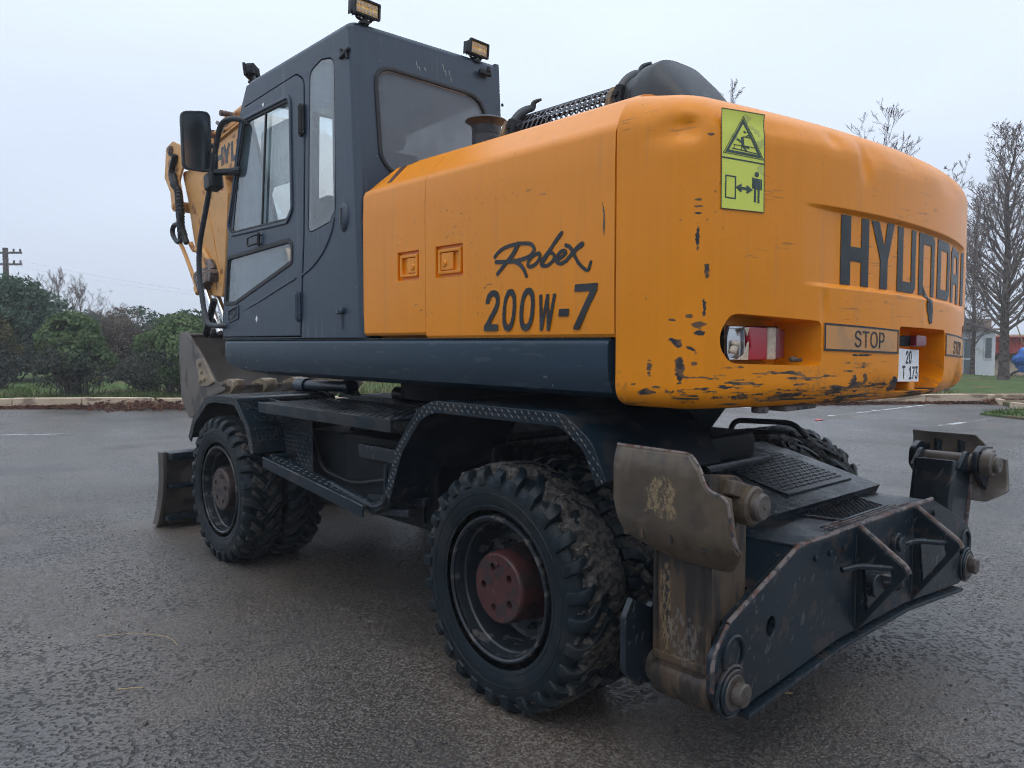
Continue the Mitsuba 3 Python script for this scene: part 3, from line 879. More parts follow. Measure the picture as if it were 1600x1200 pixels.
FR = [(0.862, .795), (.745, 1.06), (.57, 1.25), (.45, 1.298), (-.40, 1.298), (-.55, 1.20), (-.62, 1.06)]
FF = [(3.60, .84), (3.50, 1.0), (3.22, 1.178), (3.05, 1.195), (2.70, 1.195), (2.50, 1.03), (2.44, .90), (2.425, .84)]
for sgn in (1, -1):
    for pts in (FR if sgn > 0 else FR[:4] + [(.02, 1.298)], FF):
        m = fender(pts, 1.252, .52)
        if sgn < 0:
            m = [mirror_y(q) for q in m]
        k = add(X_ + 'fender', m, 'm_tread', 25)
        if sgn > 0:
            Pl = LineString(rnd_open(pts, .05))
            strip = Pl.buffer(.055, cap_style=2).intersection(Polygon([(p[0], p[1]) for p in pts] + [(pts[-1][0], .3), (pts[0][0], .3)]))
            bars = [tread_bars(strip, 'y', 1.2602, 3, .0205, .022, .0046, .003)]
            xa, xb = sorted((pts[3][0], pts[4][0]))
            if pts is FF:
                bars.append(tread_bars(sbox(xa + .02, .54, xb - .02, 1.245), 'z', max(p[1] for p in pts) + .0002, 5, .033))
            if pts is FF:
                for p0, p1 in (((2.70, 1.195), (2.50, 1.03)), ((2.50, 1.03), (2.44, .90))):
                    d_ = np.array([p1[0] - p0[0], 0, p1[1] - p0[1]])
                    l_ = np.linalg.norm(d_)
                    d_ /= l_
                    n_ = np.cross(d_, [0, 1, 0]); n_ *= -np.sign(n_[0])
                    q = tread_bars(sbox(.01, .54, l_ - .005, 1.245), 'z', 0, 11, .028)
                    v = np.array(q.vertices)
                    bars.append(tm(np.array([p0[0], 0, p0[1]]) + v[:, :1] * d_ + v[:, 1:2] * np.array([0, 1, 0]) + (v[:, 2:3] + .0003) * n_, q.faces))
            scene[k + '__tread_bars'] = mikit.ply(cat(bars), 'm_tread_bar', smooth=False)
            labels[k + '__tread_bars'] = {'label': 'worn raised bars of the tread plate', 'kind': 'stuff'}
# side walls and webs under the fenders
for sgn in (1, -1):
    w = [plate([(2.425, .84), (2.44, .90), (2.50, 1.02), (2.70, 1.18), (2.40, 1.16), (2.05, 1.16), (2.05, .72), (2.36, .72)], 'y', 1.02, 1.03, .002, nb=1),
         plate([(.862, .80), (.745, 1.06), (.62, 1.19), (.86, 1.17), (.90, 1.0)], 'y', .98, .99, .002, nb=1), box(.88, .90, .5, 1.0, .6, 1.17, .004)]
    kk = adds(X_ + 'fender_web', w if sgn > 0 else [mirror_y(q) for q in w], 'm_tread', 25)
    if sgn > 0:
        b_ = [tread_bars(Polygon([(2.425, .84), (2.44, .90), (2.50, 1.02), (2.70, 1.18), (2.40, 1.16), (2.05, 1.16), (2.05, .72), (2.36, .72)]), 'y', 1.0302, 8, .028), tread_bars(Polygon([(.862, .80), (.745, 1.06), (.62, 1.19), (.86, 1.17), (.90, 1.0)]), 'y', .9902, 9, .034)]
        scene[kk[0] + '__tread_bars'] = mikit.ply(cat(b_), 'm_tread_bar', smooth=False)
        labels[kk[0] + '__tread_bars'] = {'label': 'worn raised bars of the tread plate', 'kind': 'stuff'}
# walkway between the fenders: a tread plate with a folded edge, and the slanting lower step
for sgn in (1, -1):
    w = [box(.88, 2.46, .55, 1.2, 1.158, 1.170, .003), box(.88, 2.46, 1.188, 1.206, 1.105, 1.172, .005)]
    k = add(X_ + 'walkway', w if sgn > 0 else [mirror_y(q) for q in w], 'm_tread', 25)
    if sgn > 0:
        scene[k + '__tread_bars'] = mikit.ply(tread_bars(sbox(.89, .60, 2.45, 1.19), 'z', 1.1702, 4, .034), 'm_tread_bar', smooth=False)
        labels[k + '__tread_bars'] = {'label': 'worn raised bars of the tread plate', 'kind': 'stuff'}
        add(k + '__worn_edge', [tube([(.885, 1.204, 1.1725), (2.455, 1.204, 1.1725)], .0035, 6)], 'm_tread_bar', 40)
    a, b = np.array([2.29, 1.20, .825]), np.array([1.07, 1.20, .70])
    d = (b - a) / np.linalg.norm(b - a)
    nrm = np.cross([0, 1, 0], d)
    nrm *= np.sign(nrm[2])
    L = np.linalg.norm(b - a)
    s = [obox((a + b) / 2, d, (0, 1, 0), nrm, L, .11, .012), obox((a + b) / 2 + np.array([0, .053, 0]) - nrm * .028, d, (0, 1, 0), nrm, L, .012, .064),
         obox(a + np.array([0, -.2, .0]), (0, 1, 0), d, nrm, .4, .05, .03), obox(b + np.array([0, -.2, .0]), (0, 1, 0), d, nrm, .4, .05, .03)]
    k = add(X_ + 'step', s if sgn > 0 else [mirror_y(q) for q in s], 'm_tread', 25)
    if sgn > 0:
        b_ = tread_bars(sbox(-L / 2 + .01, -.05, L / 2 - .01, .05), 'z', 0, 6, .034)
        v = np.array(b_.vertices)
        v = (a + b) / 2 + v[:, :1] * d + v[:, 1:2] * np.array([0, 1, 0]) + (v[:, 2:3] + .0062) * nrm
        scene[k + '__tread_bars'] = mikit.ply(tm(v, b_.faces), 'm_tread_bar', smooth=False)
        labels[k + '__tread_bars'] = {'label': 'worn raised bars of the tread plate', 'kind': 'stuff'}
        e0, e1 = a + np.array([0, .056, 0]) + nrm * .004, b + np.array([0, .056, 0]) + nrm * .004
        add(k + '__worn_edge', tube([e0, e1], .0042, 6), 'm_tread_bar', 40)
# closing sheet that curls under behind the step, and the fittings on the front deck
add(X_ + 'step_bracket', [plate([(1.12, .70), (1.05, .655), (.87, .74), (.84, .82), (.86, .84), (.90, .76)], 'y', .9, 1.22, .004), tube(bend([(.87, 1.24, .95), (.88, 1.24, .75), (1.02, 1.22, .70), (1.5, 1.2, .76)], .05), .012, 8)], 'm_steel', 25)
add(X_ + 'deck_cylinder', [cyl((2.95, .62, 1.245), (2.35, .60, 1.255), .038), cyl((3.05, .62, 1.242), (2.9, .62, 1.246), .05), cyl((2.36, .60, 1.255), (2.28, .60, 1.257), .052)], 'm_skirt')
for x in (2.86, 2.40):
    add(X_ + 'deck_bracket', plate([(x + .12, 1.175), (x + .02, 1.29), (x - .03, 1.29), (x - .22, 1.175)], 'y', .56, .58, .004), 'm_steel')
add(X_ + 'deck_plate', [box(1.75, 2.35, .12, .60, 1.06, 1.20, .008), cyl((1.95, .45, 1.22), (1.78, .45, 1.22), .05)], 'm_steel')
# rear deck: sloping tread-plated hood over the rear axle
add(X_ + 'rear_deck', [plate([(-.12, 1.00), (-.08, .92), (-.74, .74), (-.78, .83)], 'y', -.72, .52, .006), box(-.16, -.02, -.78, .55, .955, .995, .006)], 'm_steel', 25)


def on_deck(y0, y1, x0, x1, up):
    zz = lambda x: .985 + (x + .12) * (.985 - .832) / .66
    return [(x0, y0, zz(x0) + up), (x1, y0, zz(x1) + up), (x1, y1, zz(x1) + up), (x0, y1, zz(x0) + up)]


q = np.array(on_deck(-.60, .05, -.18, -.68, .010))
q2 = np.array(on_deck(-.60, .05, -.18, -.68, .002))
add(X_ + 'rear_deck_tread', tm(np.vstack([q, q2]), [[0, 1, 2], [0, 2, 3], [4, 6, 5], [4, 7, 6], [0, 4, 5], [0, 5, 1], [1, 5, 6], [1, 6, 2], [2, 6, 7], [2, 7, 3], [3, 7, 4], [3, 4, 0]]), 'm_tread', False)
b_ = tread_bars(sbox(-.67, -.59, -.19, .04), 'z', 0, 7, .030, .022, .006, .004)
v = np.array(b_.vertices)
v[:, 2] += .985 + (v[:, 0] + .12) * (.985 - .832) / .66 + .0104
scene[X_ + 'rear_deck_tread__tread_bars'] = mikit.ply(tm(v, b_.faces), 'm_tread_bar', smooth=False)
labels[X_ + 'rear_deck_tread__tread_bars'] = {'label': 'worn raised bars of the tread plate', 'kind': 'stuff'}
add(X_ + 'grab_loop', [tube(bend([(.02, -.55, 1.0), (.02, -.60, 1.115), (-.25, -.80, 1.105), (-.30, -.86, 1.02)], .05), .016, 8), tube(bend([(.05, -.52, 1.05), (-.22, -.78, 1.05)], .05), .012, 8)], 'm_black')
add(X_ + 'rear_gearbox', [box(-.3, .35, -.35, .40, .9, 1.10, .04), box(-.1, .3, .25, .52, 1.0, 1.13, .02)], 'm_dark')

# ---------------------------------------------------------------- stabiliser beam across the back
XF, XR = -.745, -1.06
OUT = [(1.135, .62, .03), (.66, .80, .02), (-.66, .80, .02), (-1.135, .62, .03), (-1.225, .53, .06), (-1.225, .40, .08), (-1.17, .325, .05), (-1.05, .30, .02), (-.33, .358, .05), (.33, .358, .05), (1.05, .30, .02), (1.17, .325, .05), (1.225, .40, .08), (1.225, .53, .06)]
BEAM = X_ + 'stabiliser_beam'
hole = [(.86 + .03 * math.cos(a), .545 + .038 * math.sin(a)) for a in np.linspace(0, 2 * math.pi, 14, endpoint=False)]
hole_r = [(-y, z) for y, z in hole]
add(BEAM, [plate(OUT, 'x', XR, XR + .03, .006, holes=[hole, hole_r]), plate(OUT, 'x', XF, XF + .028, .006)], 'm_steel', 25)
add(BEAM + '__top_plate', [box(XR + .031, XF - .001, -.645, .645, .772, .798, .004)], 'm_steel', 25)
for s in (1, -1):
    a, b = np.array([0, .66 * s, .79]), np.array([0, .93 * s, .69])
    c = (a + b) / 2
    add(BEAM + '__sloping_plate', obox((( XR + XF) / 2 + .015, c[1], c[2] - .006), (1, 0, 0), b - a, np.cross((1, 0, 0), b - a), XF - XR - .034, np.linalg.norm(b - a), .02, .004), 'm_steel', 25)
for s in (1, -1):
    a, b = np.array([0, .93 * s, .694]), np.array([0, 1.12 * s, .618])
    c = (a + b) / 2
    add(BEAM + '__lip_strip', obox((XR + .033, c[1], c[2] - .006), (1, 0, 0), b - a, np.cross((1, 0, 0), b - a), .036, np.linalg.norm(b - a), .018, .004), 'm_steel', 25)
add(BEAM + '__bottom_plate', [plate([(.33, .345), (1.04, .285), (1.04, .268), (.33, .328), (-.33, .328), (-1.04, .268), (-1.04, .285), (-.33, .345)], 'x', XR - .025, XF + .02, .004)], 'm_steel', 25)
# bare, rust-bitten edges where the paint has gone
E_ = [(1.13, .622), (.66, .803), (.3, .803), (-.2, .803), (-.66, .803), (-1.13, .622)]
add(BEAM + '__worn_edge', [tube(bend([(XR + .008, y, z) for y, z in E_[:5]], .01, 2), [.009, .009, .011] + [.010] * (len(bend([(0, y, z) for y, z in E_[:5]], .01, 2)) - 3), 8),
                           tube(bend([(XR + .006, 1.135, .617), (XR + .006, 1.222, .53), (XR + .006, 1.222, .41)], .05), .008, 8)], 'm_edge', 40)
for i in range(4):
    add(BEAM + '__worn_ridge', obox((XR + .035 + .022 * i, -.15 + .05 * i, .800), (0, 1, 0), (1, 0, 0), (0, 0, 1), .95 - .12 * i, .009, .006, .002), 'm_edge')
# expanded-metal step let into the top plate
add(BEAM + '__grating_frame', [plate([(XF - .012, -.47), (XF - .012, .16), (XR + .085, .13), (XR + .085, -.34)], 'z', .7985, .806, .002, holes=[[(XF - .027, -.44), (XF - .027, .14), (XR + .099, .112), (XR + .099, -.32)]])], 'm_steel')
g = []
for i in range(34):
    for s in (1, -1):
        t = -.75 + i * .036
        p0, p1 = np.array([XF - .02, t]), np.array([XR + .095, t + s * .26])
        seg = LineString([p0, p1]).intersection(Polygon([(XF - .022, -.45), (XF - .022, .15), (XR + .095, .118), (XR + .095, -.325)]))
        if not seg.is_empty and seg.length > .02:
            (ax, ay), (bx, by) = seg.coords
            g.append(tube([(ax, ay, .8030 + .0012 * s), (bx, by, .8030 + .0012 * s)], .0032, 5))
add(BEAM + '__grating', g, 'm_steel', 30)
# two open gussets with their ribs
for k, y in enumerate((.165, -.43)):
    o = [(XR + .002, .80), (XR - .012, .795), (-1.255, .665, .02), (-1.262, .635, .02), (-1.075, .372, .02), (XR + .002, .352)]
    hole = [(XR - .004, .655), (-1.195, .660, .015), (-1.205, .60, .02), (-1.10, .45, .02), (XR - .004, .41)]
    gm = BEAM + '__gusset'
    k1 = add(gm, plate([(p[0], p[1]) if len(p) < 3 else p for p in o], 'y', y - .014, y + .014, .004, holes=[rnd(hole, .0)]), 'm_steel', 25)
    add(BEAM + '__gusset_edge', tube(bend([(XR - .008, y, .800), (-1.252, y, .672), (-1.268, y, .642)], .03), .012, 8), 'm_edge', 40)
    add(BEAM + '__gusset_rib', [tube(bend([(-1.085, y + .20, .66), (-1.12, y + .14, .672), (-1.20, y + .012, .655)], .03), .013, 10), plate([(y + .012, .665), (y + .20, .665), (y + .012, .64)], 'x', -1.12, -1.10, .003)], 'm_steel', 30)
add(BEAM + '__tow_eye', [tube(bend([(XR, .02, .56), (-1.13, .0, .57), (-1.15, -.06, .53), (-1.12, -.09, .50), (XR, -.09, .50)], .05), .018, 10), cyl((XR, .05, .53), (-1.10, .05, .53), .05)], 'm_steel')
add(BEAM + '__pin_head', [cyl((XR, -.20, .665), (-1.085, -.20, .665), .05), cyl((-1.085, -.20, .665), (-1.10, -.20, .665), .034)], 'm_steel')
for s in (1, -1):
    add(BEAM + '__pivot_pin', [cyl((-.70, 1.125 * s, .39), (-1.085, 1.125 * s, .39), .062), cyl((-1.085, 1.125 * s, .39), (-1.122, 1.125 * s, .39), .041, 28, .006)], 'm_pin', 30)
    add(BEAM + '__pivot_collar', [cyl((XR, 1.125 * s, .39), (-1.082, 1.125 * s, .39), .078), tube([(-1.066, (1.125 + .085 * math.cos(a)) * s, .39 + .085 * math.sin(a)) for a in np.linspace(0, 2 * math.pi, 40)], .008, 6, False),
                                  tube([(-1.064, (1.11 + .06 * math.cos(a)) * s, .51 + .065 * math.sin(a)) for a in np.linspace(0, 2 * math.pi, 30)], .008, 6, False)], 'm_steel', 30)


# legs folded up, with the ground pads hanging from their tips
def leg_parts(s):
    m = [box(-1.02, -.80, .955 * s, 1.205 * s, .37, 1.02, .012), cyl((-1.03, 1.12 * s, .39), (-.79, 1.12 * s, .39), .095, 32), plate([(1.2 * s, .98), (1.2 * s, 1.06, .03), (1.06 * s, 1.09, .05), (.96 * s, .98)], 'x', -1.035, -1.012, .004),
         plate([(1.2 * s, .98), (1.2 * s, 1.06, .03), (1.06 * s, 1.09, .05), (.96 * s, .98)], 'x', -.81, -.788, .004)]
    weld = [tube([(-1.022, 1.200 * s, .44), (-1.024, 1.200 * s, .97)], .010, 6), tube([(-.805, 1.204 * s, .44), (-.805, 1.204 * s, .97)], .008, 6), box(-1.025, -.80, 1.195 * s, 1.214 * s, .455, .485, .004)]
    return m, weld


def pad_parts(s):
    o = [(-.675, 1.205), (-1.00, 1.205), (-1.045, 1.165, .03), (-1.085, 1.10, .03), (-1.16, 1.085), (-1.185, .91), (-1.155, .875, .02), (-1.105, .822, .02), (-.90, .828, .05), (-.74, .90, .06), (-.68, 1.02)]
    m = fine(plate([(x, z) + tuple(q) for x, z, *q in o], 'y', 1.285, 1.315, .007), .03)

    def curl(v):
        lo = np.clip((.97 - v[:, 2]) / .15, 0, 1)
        hi = np.clip((v[:, 2] - 1.12) / .09, 0, 1)
        left = np.clip((v[:, 0] + .76) / .09, 0, 1)
        corner = np.clip((-1.09 - v[:, 0]) / .08, 0, 1) * np.clip((.92 - v[:, 2]) / .08, 0, 1)
        v[:, 1] += -.10 * lo ** 2 - .025 * hi ** 2 - .03 * left ** 2 - .04 * corner + .006 * (meshkit.fbm(v * 9, 3) - .5)
        v[:, 1] *= s
        return v
    pad = warp(m, curl)
    clevis = [plate([(1.30 * s, 1.15), (1.30 * s, .90), (1.22 * s, .92), (1.07 * s, .99, .05), (1.06 * s, 1.08, .05), (1.14 * s, 1.13, .04)], 'x', x, x + .03, .005) for x in (-1.085, -.765)]
    boss = [cyl((-1.09, 1.125 * s, 1.035), (-1.15, 1.125 * s, 1.035), .066, 28, .008), obox((-1.10, 1.17 * s, 1.09), (1, 0, 0), (0, 1, .3 * s), (0, -.3 * s, 1), .05, .10, .05)]
    pin = [cyl((-.75, 1.125 * s, 1.035), (-1.178, 1.125 * s, 1.035), .046, 28, .008), bolt((-1.178, 1.125 * s, 1.035), (-1, 0, 0), .006, .004)]
    return pad, clevis, boss, pin


def folded(m, s):
    """The far leg stands lower and leans outwards about its pivot."""
    if s > 0:
        return m
    if isinstance(m, (list, tuple)):
        return [folded(q, s) for q in m]
    v = np.array(m.vertices)
    t = .23
    y, z = v[:, 1] + 1.125, v[:, 2] - .39
    z = np.where(z > .5, z - .10, np.where(z > 0, z * .80, z))
    return tm(np.column_stack([v[:, 0], -1.125 + y * math.cos(t) - z * math.sin(t), .39 + y * math.sin(t) + z * math.cos(t)]), m.faces)


for i, s in enumerate((1, -1)):
    m, weld = leg_parts(s)
    L = X_ + 'stabiliser_leg' + ('' if i == 0 else '_001')
    mt = 'm_leg' if s > 0 else 'm_steel'
    add(L, folded(m, s), mt, 25)
    add(L + '__weld_bead', folded(weld, s), mt if s > 0 else 'm_edge', 40)
    pad, clevis, boss, pin = pad_parts(s)
    F_ = X_ + 'stabiliser_foot' + ('' if i == 0 else '_001')
    add(F_, folded(pad, s), 'm_muddy' if s > 0 else 'm_bucket', 40)
    for q in clevis:
        add(F_ + '__clevis', folded(q, s), mt, 25)
    add(F_ + '__boss', folded(boss, s), 'm_muddy' if s > 0 else 'm_bucket', 30)
    add(F_ + '__pin', folded(pin, s), 'm_pin' if s > 0 else 'm_bucket', 30)
    for x in (-.95, -.83):
        add(F_ + '__rib', folded(plate([(1.31 * s, 1.16), (1.19 * s, 1.16), (1.31 * s, .90)], 'x', x, x + .016, .003), s), mt, 25)
pe = [(-.677, 1.262, 1.206), (-.85, 1.279, 1.207), (-1.00, 1.28, 1.206), (-1.04, 1.288, 1.168), (-1.085, 1.314, 1.103), (-1.16, 1.314, 1.086), (-1.183, 1.312, .95), (-1.182, 1.27, .905)]
add(X_ + 'stabiliser_foot__worn_edge', tube(bend(pe, .03), .0055, 7), 'm_edge', 40)
for y, z0, z1 in ((.193, .40, .77), (.137, .40, .77), (-.402, .40, .75), (-.458, .40, .75)):
    add(BEAM + '__weld_bead', tube(np.column_stack([np.full(14, XR - .002), y + .003 * np.sin(np.arange(14) * 2.1), np.linspace(z0, z1, 14)]), .007, 6), 'm_steel', 40)
for s in (1, -1):
    for q in (.30, .42, .54):
        add(BEAM + '__bolt', bolt((XR, s * q + (.0 if s > 0 else -.12), .735), (-1, 0, 0), .014, .012), 'm_steel', 25)
add(BEAM + '__hose', tube(curve([(-.30, .30, 1.02), (-.55, .50, .99), (-.74, .70, .88), (-.80, .86, .74), (-.82, .93, .60)], 8), .017, 10), 'm_black', 40)
add(BEAM + '__hose', tube(curve([(-.28, .36, 1.01), (-.52, .58, .96), (-.72, .78, .84), (-.84, .90, .70), (-.88, .94, .58)], 8), .017, 10), 'm_black', 40)
labels[X_ + 'stabiliser_foot'] = {'label': 'muddy brown stabiliser foot nearest the camera'}
add(X_ + 'hose_clip', [obox((-.735, 1.235, .40), (1, 0, 0), (0, 1, 0), (0, 0, 1), .012, .05, .11, .004), cyl((-.73, 1.25, .44), (-.73, 1.28, .44), .012, 8)], 'm_pin')
# front ears of the beam, standing clear beside the tyres
add(BEAM + '__front_ear', [plate([(1.26, .66), (1.30, .60, .03), (1.30, .40, .06), (1.22, .33), (1.05, .34), (1.05, .55)], 'x', XF - .004, XF + .022, .005)], 'm_steel', 25)

# ---------------------------------------------------------------- front blade
bl = curve([(4.43, .02), (4.36, .12), (4.275, .30), (4.24, .48), (4.25, .66)], 6)
skin = np.vstack([bl + [.016, 0], (bl - [.016, 0])[::-1]])
add(X_ + 'blade', plate(skin, 'y', -1.24, 1.24, .004), 'm_bucket', 30)
cheek = np.vstack([bl + [.05, 0], (bl - [.075, 0])[::-1]])
for s in (1, -1):
    add(X_ + 'blade__end_plate', plate(cheek, 'y', 1.235 * s, 1.268 * s, .006), 'm_bucket', 30)
    add(X_ + 'blade__arm', plate([(3.5, .56), (4.2, .50), (4.2, .34), (3.5, .42)], 'y', .42 * s, .50 * s, .01), 'm_steel', 30)
add(X_ + 'blade__stiffener', [box(4.12, 4.235, -1.23, 1.23, .36, .39, .004), box(4.10, 4.245, -1.23, 1.23, .60, .66, .01), box(4.2, 4.34, -1.23, 1.23, .08, .12, .006)], 'm_steel', 30)
add(X_ + 'blade__cutting_edge', plate([(4.40, 0.004), (4.45, .004), (4.40, .11), (4.36, .11)], 'y', -1.25, 1.25, .003), 'm_pin', 30)

# ---------------------------------------------------------------- counterweight
AX, AR = 1.82, 3.05


def dents(P):
    """How far the skin is pushed in: the recessed name band and the knocks of a working life."""
    x, y, z = P[..., 0], P[..., 1], P[..., 2]
    up, lo = 2.053 - .03 * (.6 - y), 1.765 - .03 * (.6 - y)
    fade = np.clip((.80 - np.abs(y)) / .18, 0, 1)
    band = np.clip((up - z) / .012, 0, 1) * np.clip((z - lo) / .014, 0, 1) * fade
    w = AR * np.arctan2(y, AX - x)
    d = .020 * band
    for cy, cz, ry, rz, a in ((1.288, 2.278, .062, .050, .034), (.47, 2.235, .035, .075, .016), (.42, 2.28, .10, .06, .014), (.64, 2.30, .05, .04, .012), (.16, 2.27, .18, .05, .010), (-.35, 2.25, .2, .05, .009),
                              (.70, 1.70, .02, .06, .006), (-.05, 1.72, .03, .05, .008), (.95, 2.30, .25, .03, .006), (.85, 1.36, .25, .04, .012), (.35, 1.38, .18, .05, .020), (-.62, 1.37, .09, .07, .045)):
        d = d + a * np.exp(-(((w - cy) / ry) ** 2 + ((z - cz) / rz) ** 2) * 1.6)
    d = d + .005 * (meshkit.fbm(P * np.array([2.2, 2.2, 2.6]) + 8, 3) - .5)
    return d


def plan(o, n_side=14, n_fil=18, n_arc=230):
    ys, R = 1.25 - o, AR - o
    r = max(.13 - .25 * o, .05)
    cy = ys - r
    cx = AX - math.sqrt((R - r) ** 2 - cy ** 2)
    phi = math.atan2(cy, AX - cx)                     # direction of the fillet's centre seen from the arc's centre
    side = [((-.652) + (cx + .652) * t, ys, 0.0, 1.0) for t in np.linspace(0, 1, n_side, endpoint=False)]
    fil = []
    for t in np.linspace(0, 1, n_fil, endpoint=False):
        a = math.pi / 2 + t * (math.pi - phi - math.pi / 2)
        fil.append((cx + r * math.cos(a), cy + r * math.sin(a), math.cos(a), math.sin(a)))
    arc = []
    for t in np.linspace(phi, 0, n_arc // 2, endpoint=False):
        arc.append((AX - R * math.cos(t), R * math.sin(t), -math.cos(t), math.sin(t)))
    half = side + fil + arc
    other = [(x, -y, nx, -ny) for x, y, nx, ny in half[::-1]]
    return np.array(half + [(AX - R, 0, -1, 0)] + other)


def cw_profile():
    q = [(.40, 1.338), (.20, 1.338), (.09, 1.340)]
    q += [(.075 * (1 - math.cos(t)), 1.415 - .075 * math.sin(t)) for t in np.linspace(math.pi / 2 * .9, 0, 9)]
    q += [(0.0, z) for z in np.linspace(1.43, 1.735, 22)]
    q += [(0.0, z) for z in np.linspace(1.74, 1.785, 18)] + [(0.0, z) for z in np.linspace(1.80, 2.01, 10)]
    q += [(0.0, z) for z in np.linspace(2.015, 2.065, 18)] + [(0.0, z) for z in np.linspace(2.08, 2.29, 17)]
    q += [(.165 * (1 - math.cos(t)), 2.30 + .165 * math.sin(t)) for t in np.linspace(.12, math.pi / 2, 14)]
    q += [(.25, 2.470), (.40, 2.476)]
    return q


rows = []
for o, z in cw_profile():
    pl = plan(o)
    P = np.column_stack([pl[:, :2], np.full(len(pl), z)])
    tilt = np.clip((z - 2.05) / .4, 0, 1)
    P[:, 2] -= .20 * np.clip(-.66 - P[:, 0], 0, None) * tilt
    P[:, :2] -= pl[:, 2:] * dents(P)[:, None] * min(1.0, max(0.0, 1 - (o - .17) / .1))
    rows.append(P)
CW = np.array(rows)
nj, ni = CW.shape[:2]
V = CW.reshape(-1, 3)
F = []
for j in range(nj - 1):
    i = np.arange(ni)
    a, b, c, d = j * ni + i, j * ni + (i + 1) % ni, (j + 1) * ni + (i + 1) % ni, (j + 1) * ni + i
    F += [np.stack([a, c, b], 1), np.stack([a, d, c], 1)]
for j, fl in ((0, False), (nj - 1, True)):
    V = np.vstack([V, [[-.66, 0, CW[j][:, 2].mean()]]])
    i = np.arange(ni)
    tri = np.stack([j * ni + i, j * ni + (i + 1) % ni, np.full(ni, len(V) - 1)], 1)
    F.append(tri if not fl else tri[:, ::-1])
cw = trimesh.Trimesh(V, np.vstack(F), process=False)
if cw.volume < 0:
    cw.invert()
CWS = solid(cw)


def pocket(pts, x0, x1, r):
    return solid(plate([tuple(p) for p in pts], 'x', x0, x1, 0, r=r))


# the lamp pockets (rounded outer end), and the plate pocket that runs out through the lower edge
LP = [(1.137, 1.60, .07), (1.10, 1.668, .07), (.703, 1.645, .03), (.703, 1.484, .025), (1.10, 1.498, .07), (1.137, 1.55, .07)]
CWS -= pocket(LP, -1.5, -.965, 0)
CWS -= pocket([(-y, z, *r) for y, z, *r in LP], -1.5, -.965, 0)
CWS -= pocket([(.212, 1.632, .02), (-.287, 1.622, .03), (-.287, 1.42, .07), (-.20, 1.366, .03), (.212, 1.372, .02)], -1.5, -1.07, 0)
add(X_ + 'counterweight', unsolid(CWS), 'm_yellow_cw', 28)
labels[X_ + 'counterweight'] = {'label': 'orange counterweight with chipped lower edge, dents and a big black name'}
CWK = X_ + 'counterweight'


def tail(y, z, off=0.0):
    """A point on the counterweight's back face, off metres proud of it."""
    y, z = np.asarray(y, float), np.asarray(z, float)
    a = np.arcsin(np.clip(y / AR, -1, 1))
    P = np.stack([AX - AR * np.cos(a), AR * np.sin(a), z + 0 * a], -1)
    n = np.stack([-np.cos(a), np.sin(a), 0 * a], -1)
    return P - n * (dents(P) - off)[..., None]


def on_tail(g, off, thick=.0015, size=.03):
    """A flat shape drawn in (y, z) as a thin film that follows the back face."""
    out = []
    for p in getattr(g, 'geoms', [g]):
        if p.is_empty or p.area < 1e-7:
            continue
        p = p.simplify(.0004)
        m = prism([tuple(q) for q in list(p.exterior.coords)[:-1]], thick, 0, [list(i.coords)[:-1] for i in p.interiors])
        m = fine(m, size)
        v = np.array(m.vertices)
        f = np.array(m.faces)
        out.append(tm(tail(v[:, 0], v[:, 1], off + v[:, 2]), f[:, ::-1]))
    return cat(out)


def poly(pts):
    return Polygon([tuple(p) for p in pts])


def line(pts, w, cap=2, join=2):
    return LineString([tuple(p) for p in pts]).buffer(w / 2, cap_style=cap, join_style=join)


# big block letters of the maker's name
def glyphs():
    z0, z1, s = 1.783, 2.036, .050
    out = []

    def L(y, z):                                       # the lettering sinks a little towards the right
        return (y, z - .03 * (.588 - y))

    def P(q):
        return poly([L(*p) for p in q])
    a, b = .588, .418                                   # H
    out.append(unary_union([P([(a, z0), (a - .056, z0), (a - .056, z1), (a, z1)]), P([(b + .048, z0), (b, z0), (b, z1), (b + .048, z1)]), P([(a, 1.872), (b, 1.872), (b, 1.925), (a, 1.925)])]))
    a, b = .402, .236                                   # Y
    m = (a + b) / 2 - .01
    out.append(P([(a, z1), (a - .052, z1), (m, 1.945), (b + .052, z1 + .003), (b, z1 + .003), (m - .026, 1.892), (m - .026, z0), (m + .028, z0), (m + .028, 1.892)]))
    a, b = .206, .044                                   # U
    out.append(P([(a, z1), (a - .046, z1), (a - .046, z0 + .042), (b + .040, z0 + .042), (b + .040, z1), (b, z1), (b, z0 + .02), (b + .02, z0), (a, z0)]))
    a, b = .008, -.172                                  # N, drawn as an upturned U
    out.append(P([(a, z0), (a, z1), (b + .02, z1), (b, z1 - .02), (b, z0), (b + .042, z0), (b + .042, z1 - .042), (a - .046, z1 - .042), (a - .046, z0)]))
    a, b = -.216, -.420                                 # D
    out.append(P([(a, z0), (a, z1), (b + .03, z1), (b, z1 - .03), (b, z0 + .03), (b + .03, z0)]).difference(P([(a - .050, z0 + .042), (a - .050, z1 - .042), (b + .05, z1 - .042), (b + .05, z0 + .042)])))
    a, b = -.452, -.640                                 # A
    out.append(P([(a, z0), (a, z1 - .03), (a - .03, z1), (b, z1), (b, z0), (b + .05, z0), (b + .05, 1.87), (a - .05, 1.87), (a - .05, z0)]).difference(P([(a - .05, 1.915), (a - .05, z1 - .042), (b + .05, z1 - .042), (b + .05, 1.915)])))
    a = -.69                                            # I
    out.append(P([(a, z0), (a, z1), (a - .055, z1), (a - .055, z0)]))
    return out


for g in glyphs():
    add(CWK + '__letter', on_tail(g, .0012), 'm_decal', True)
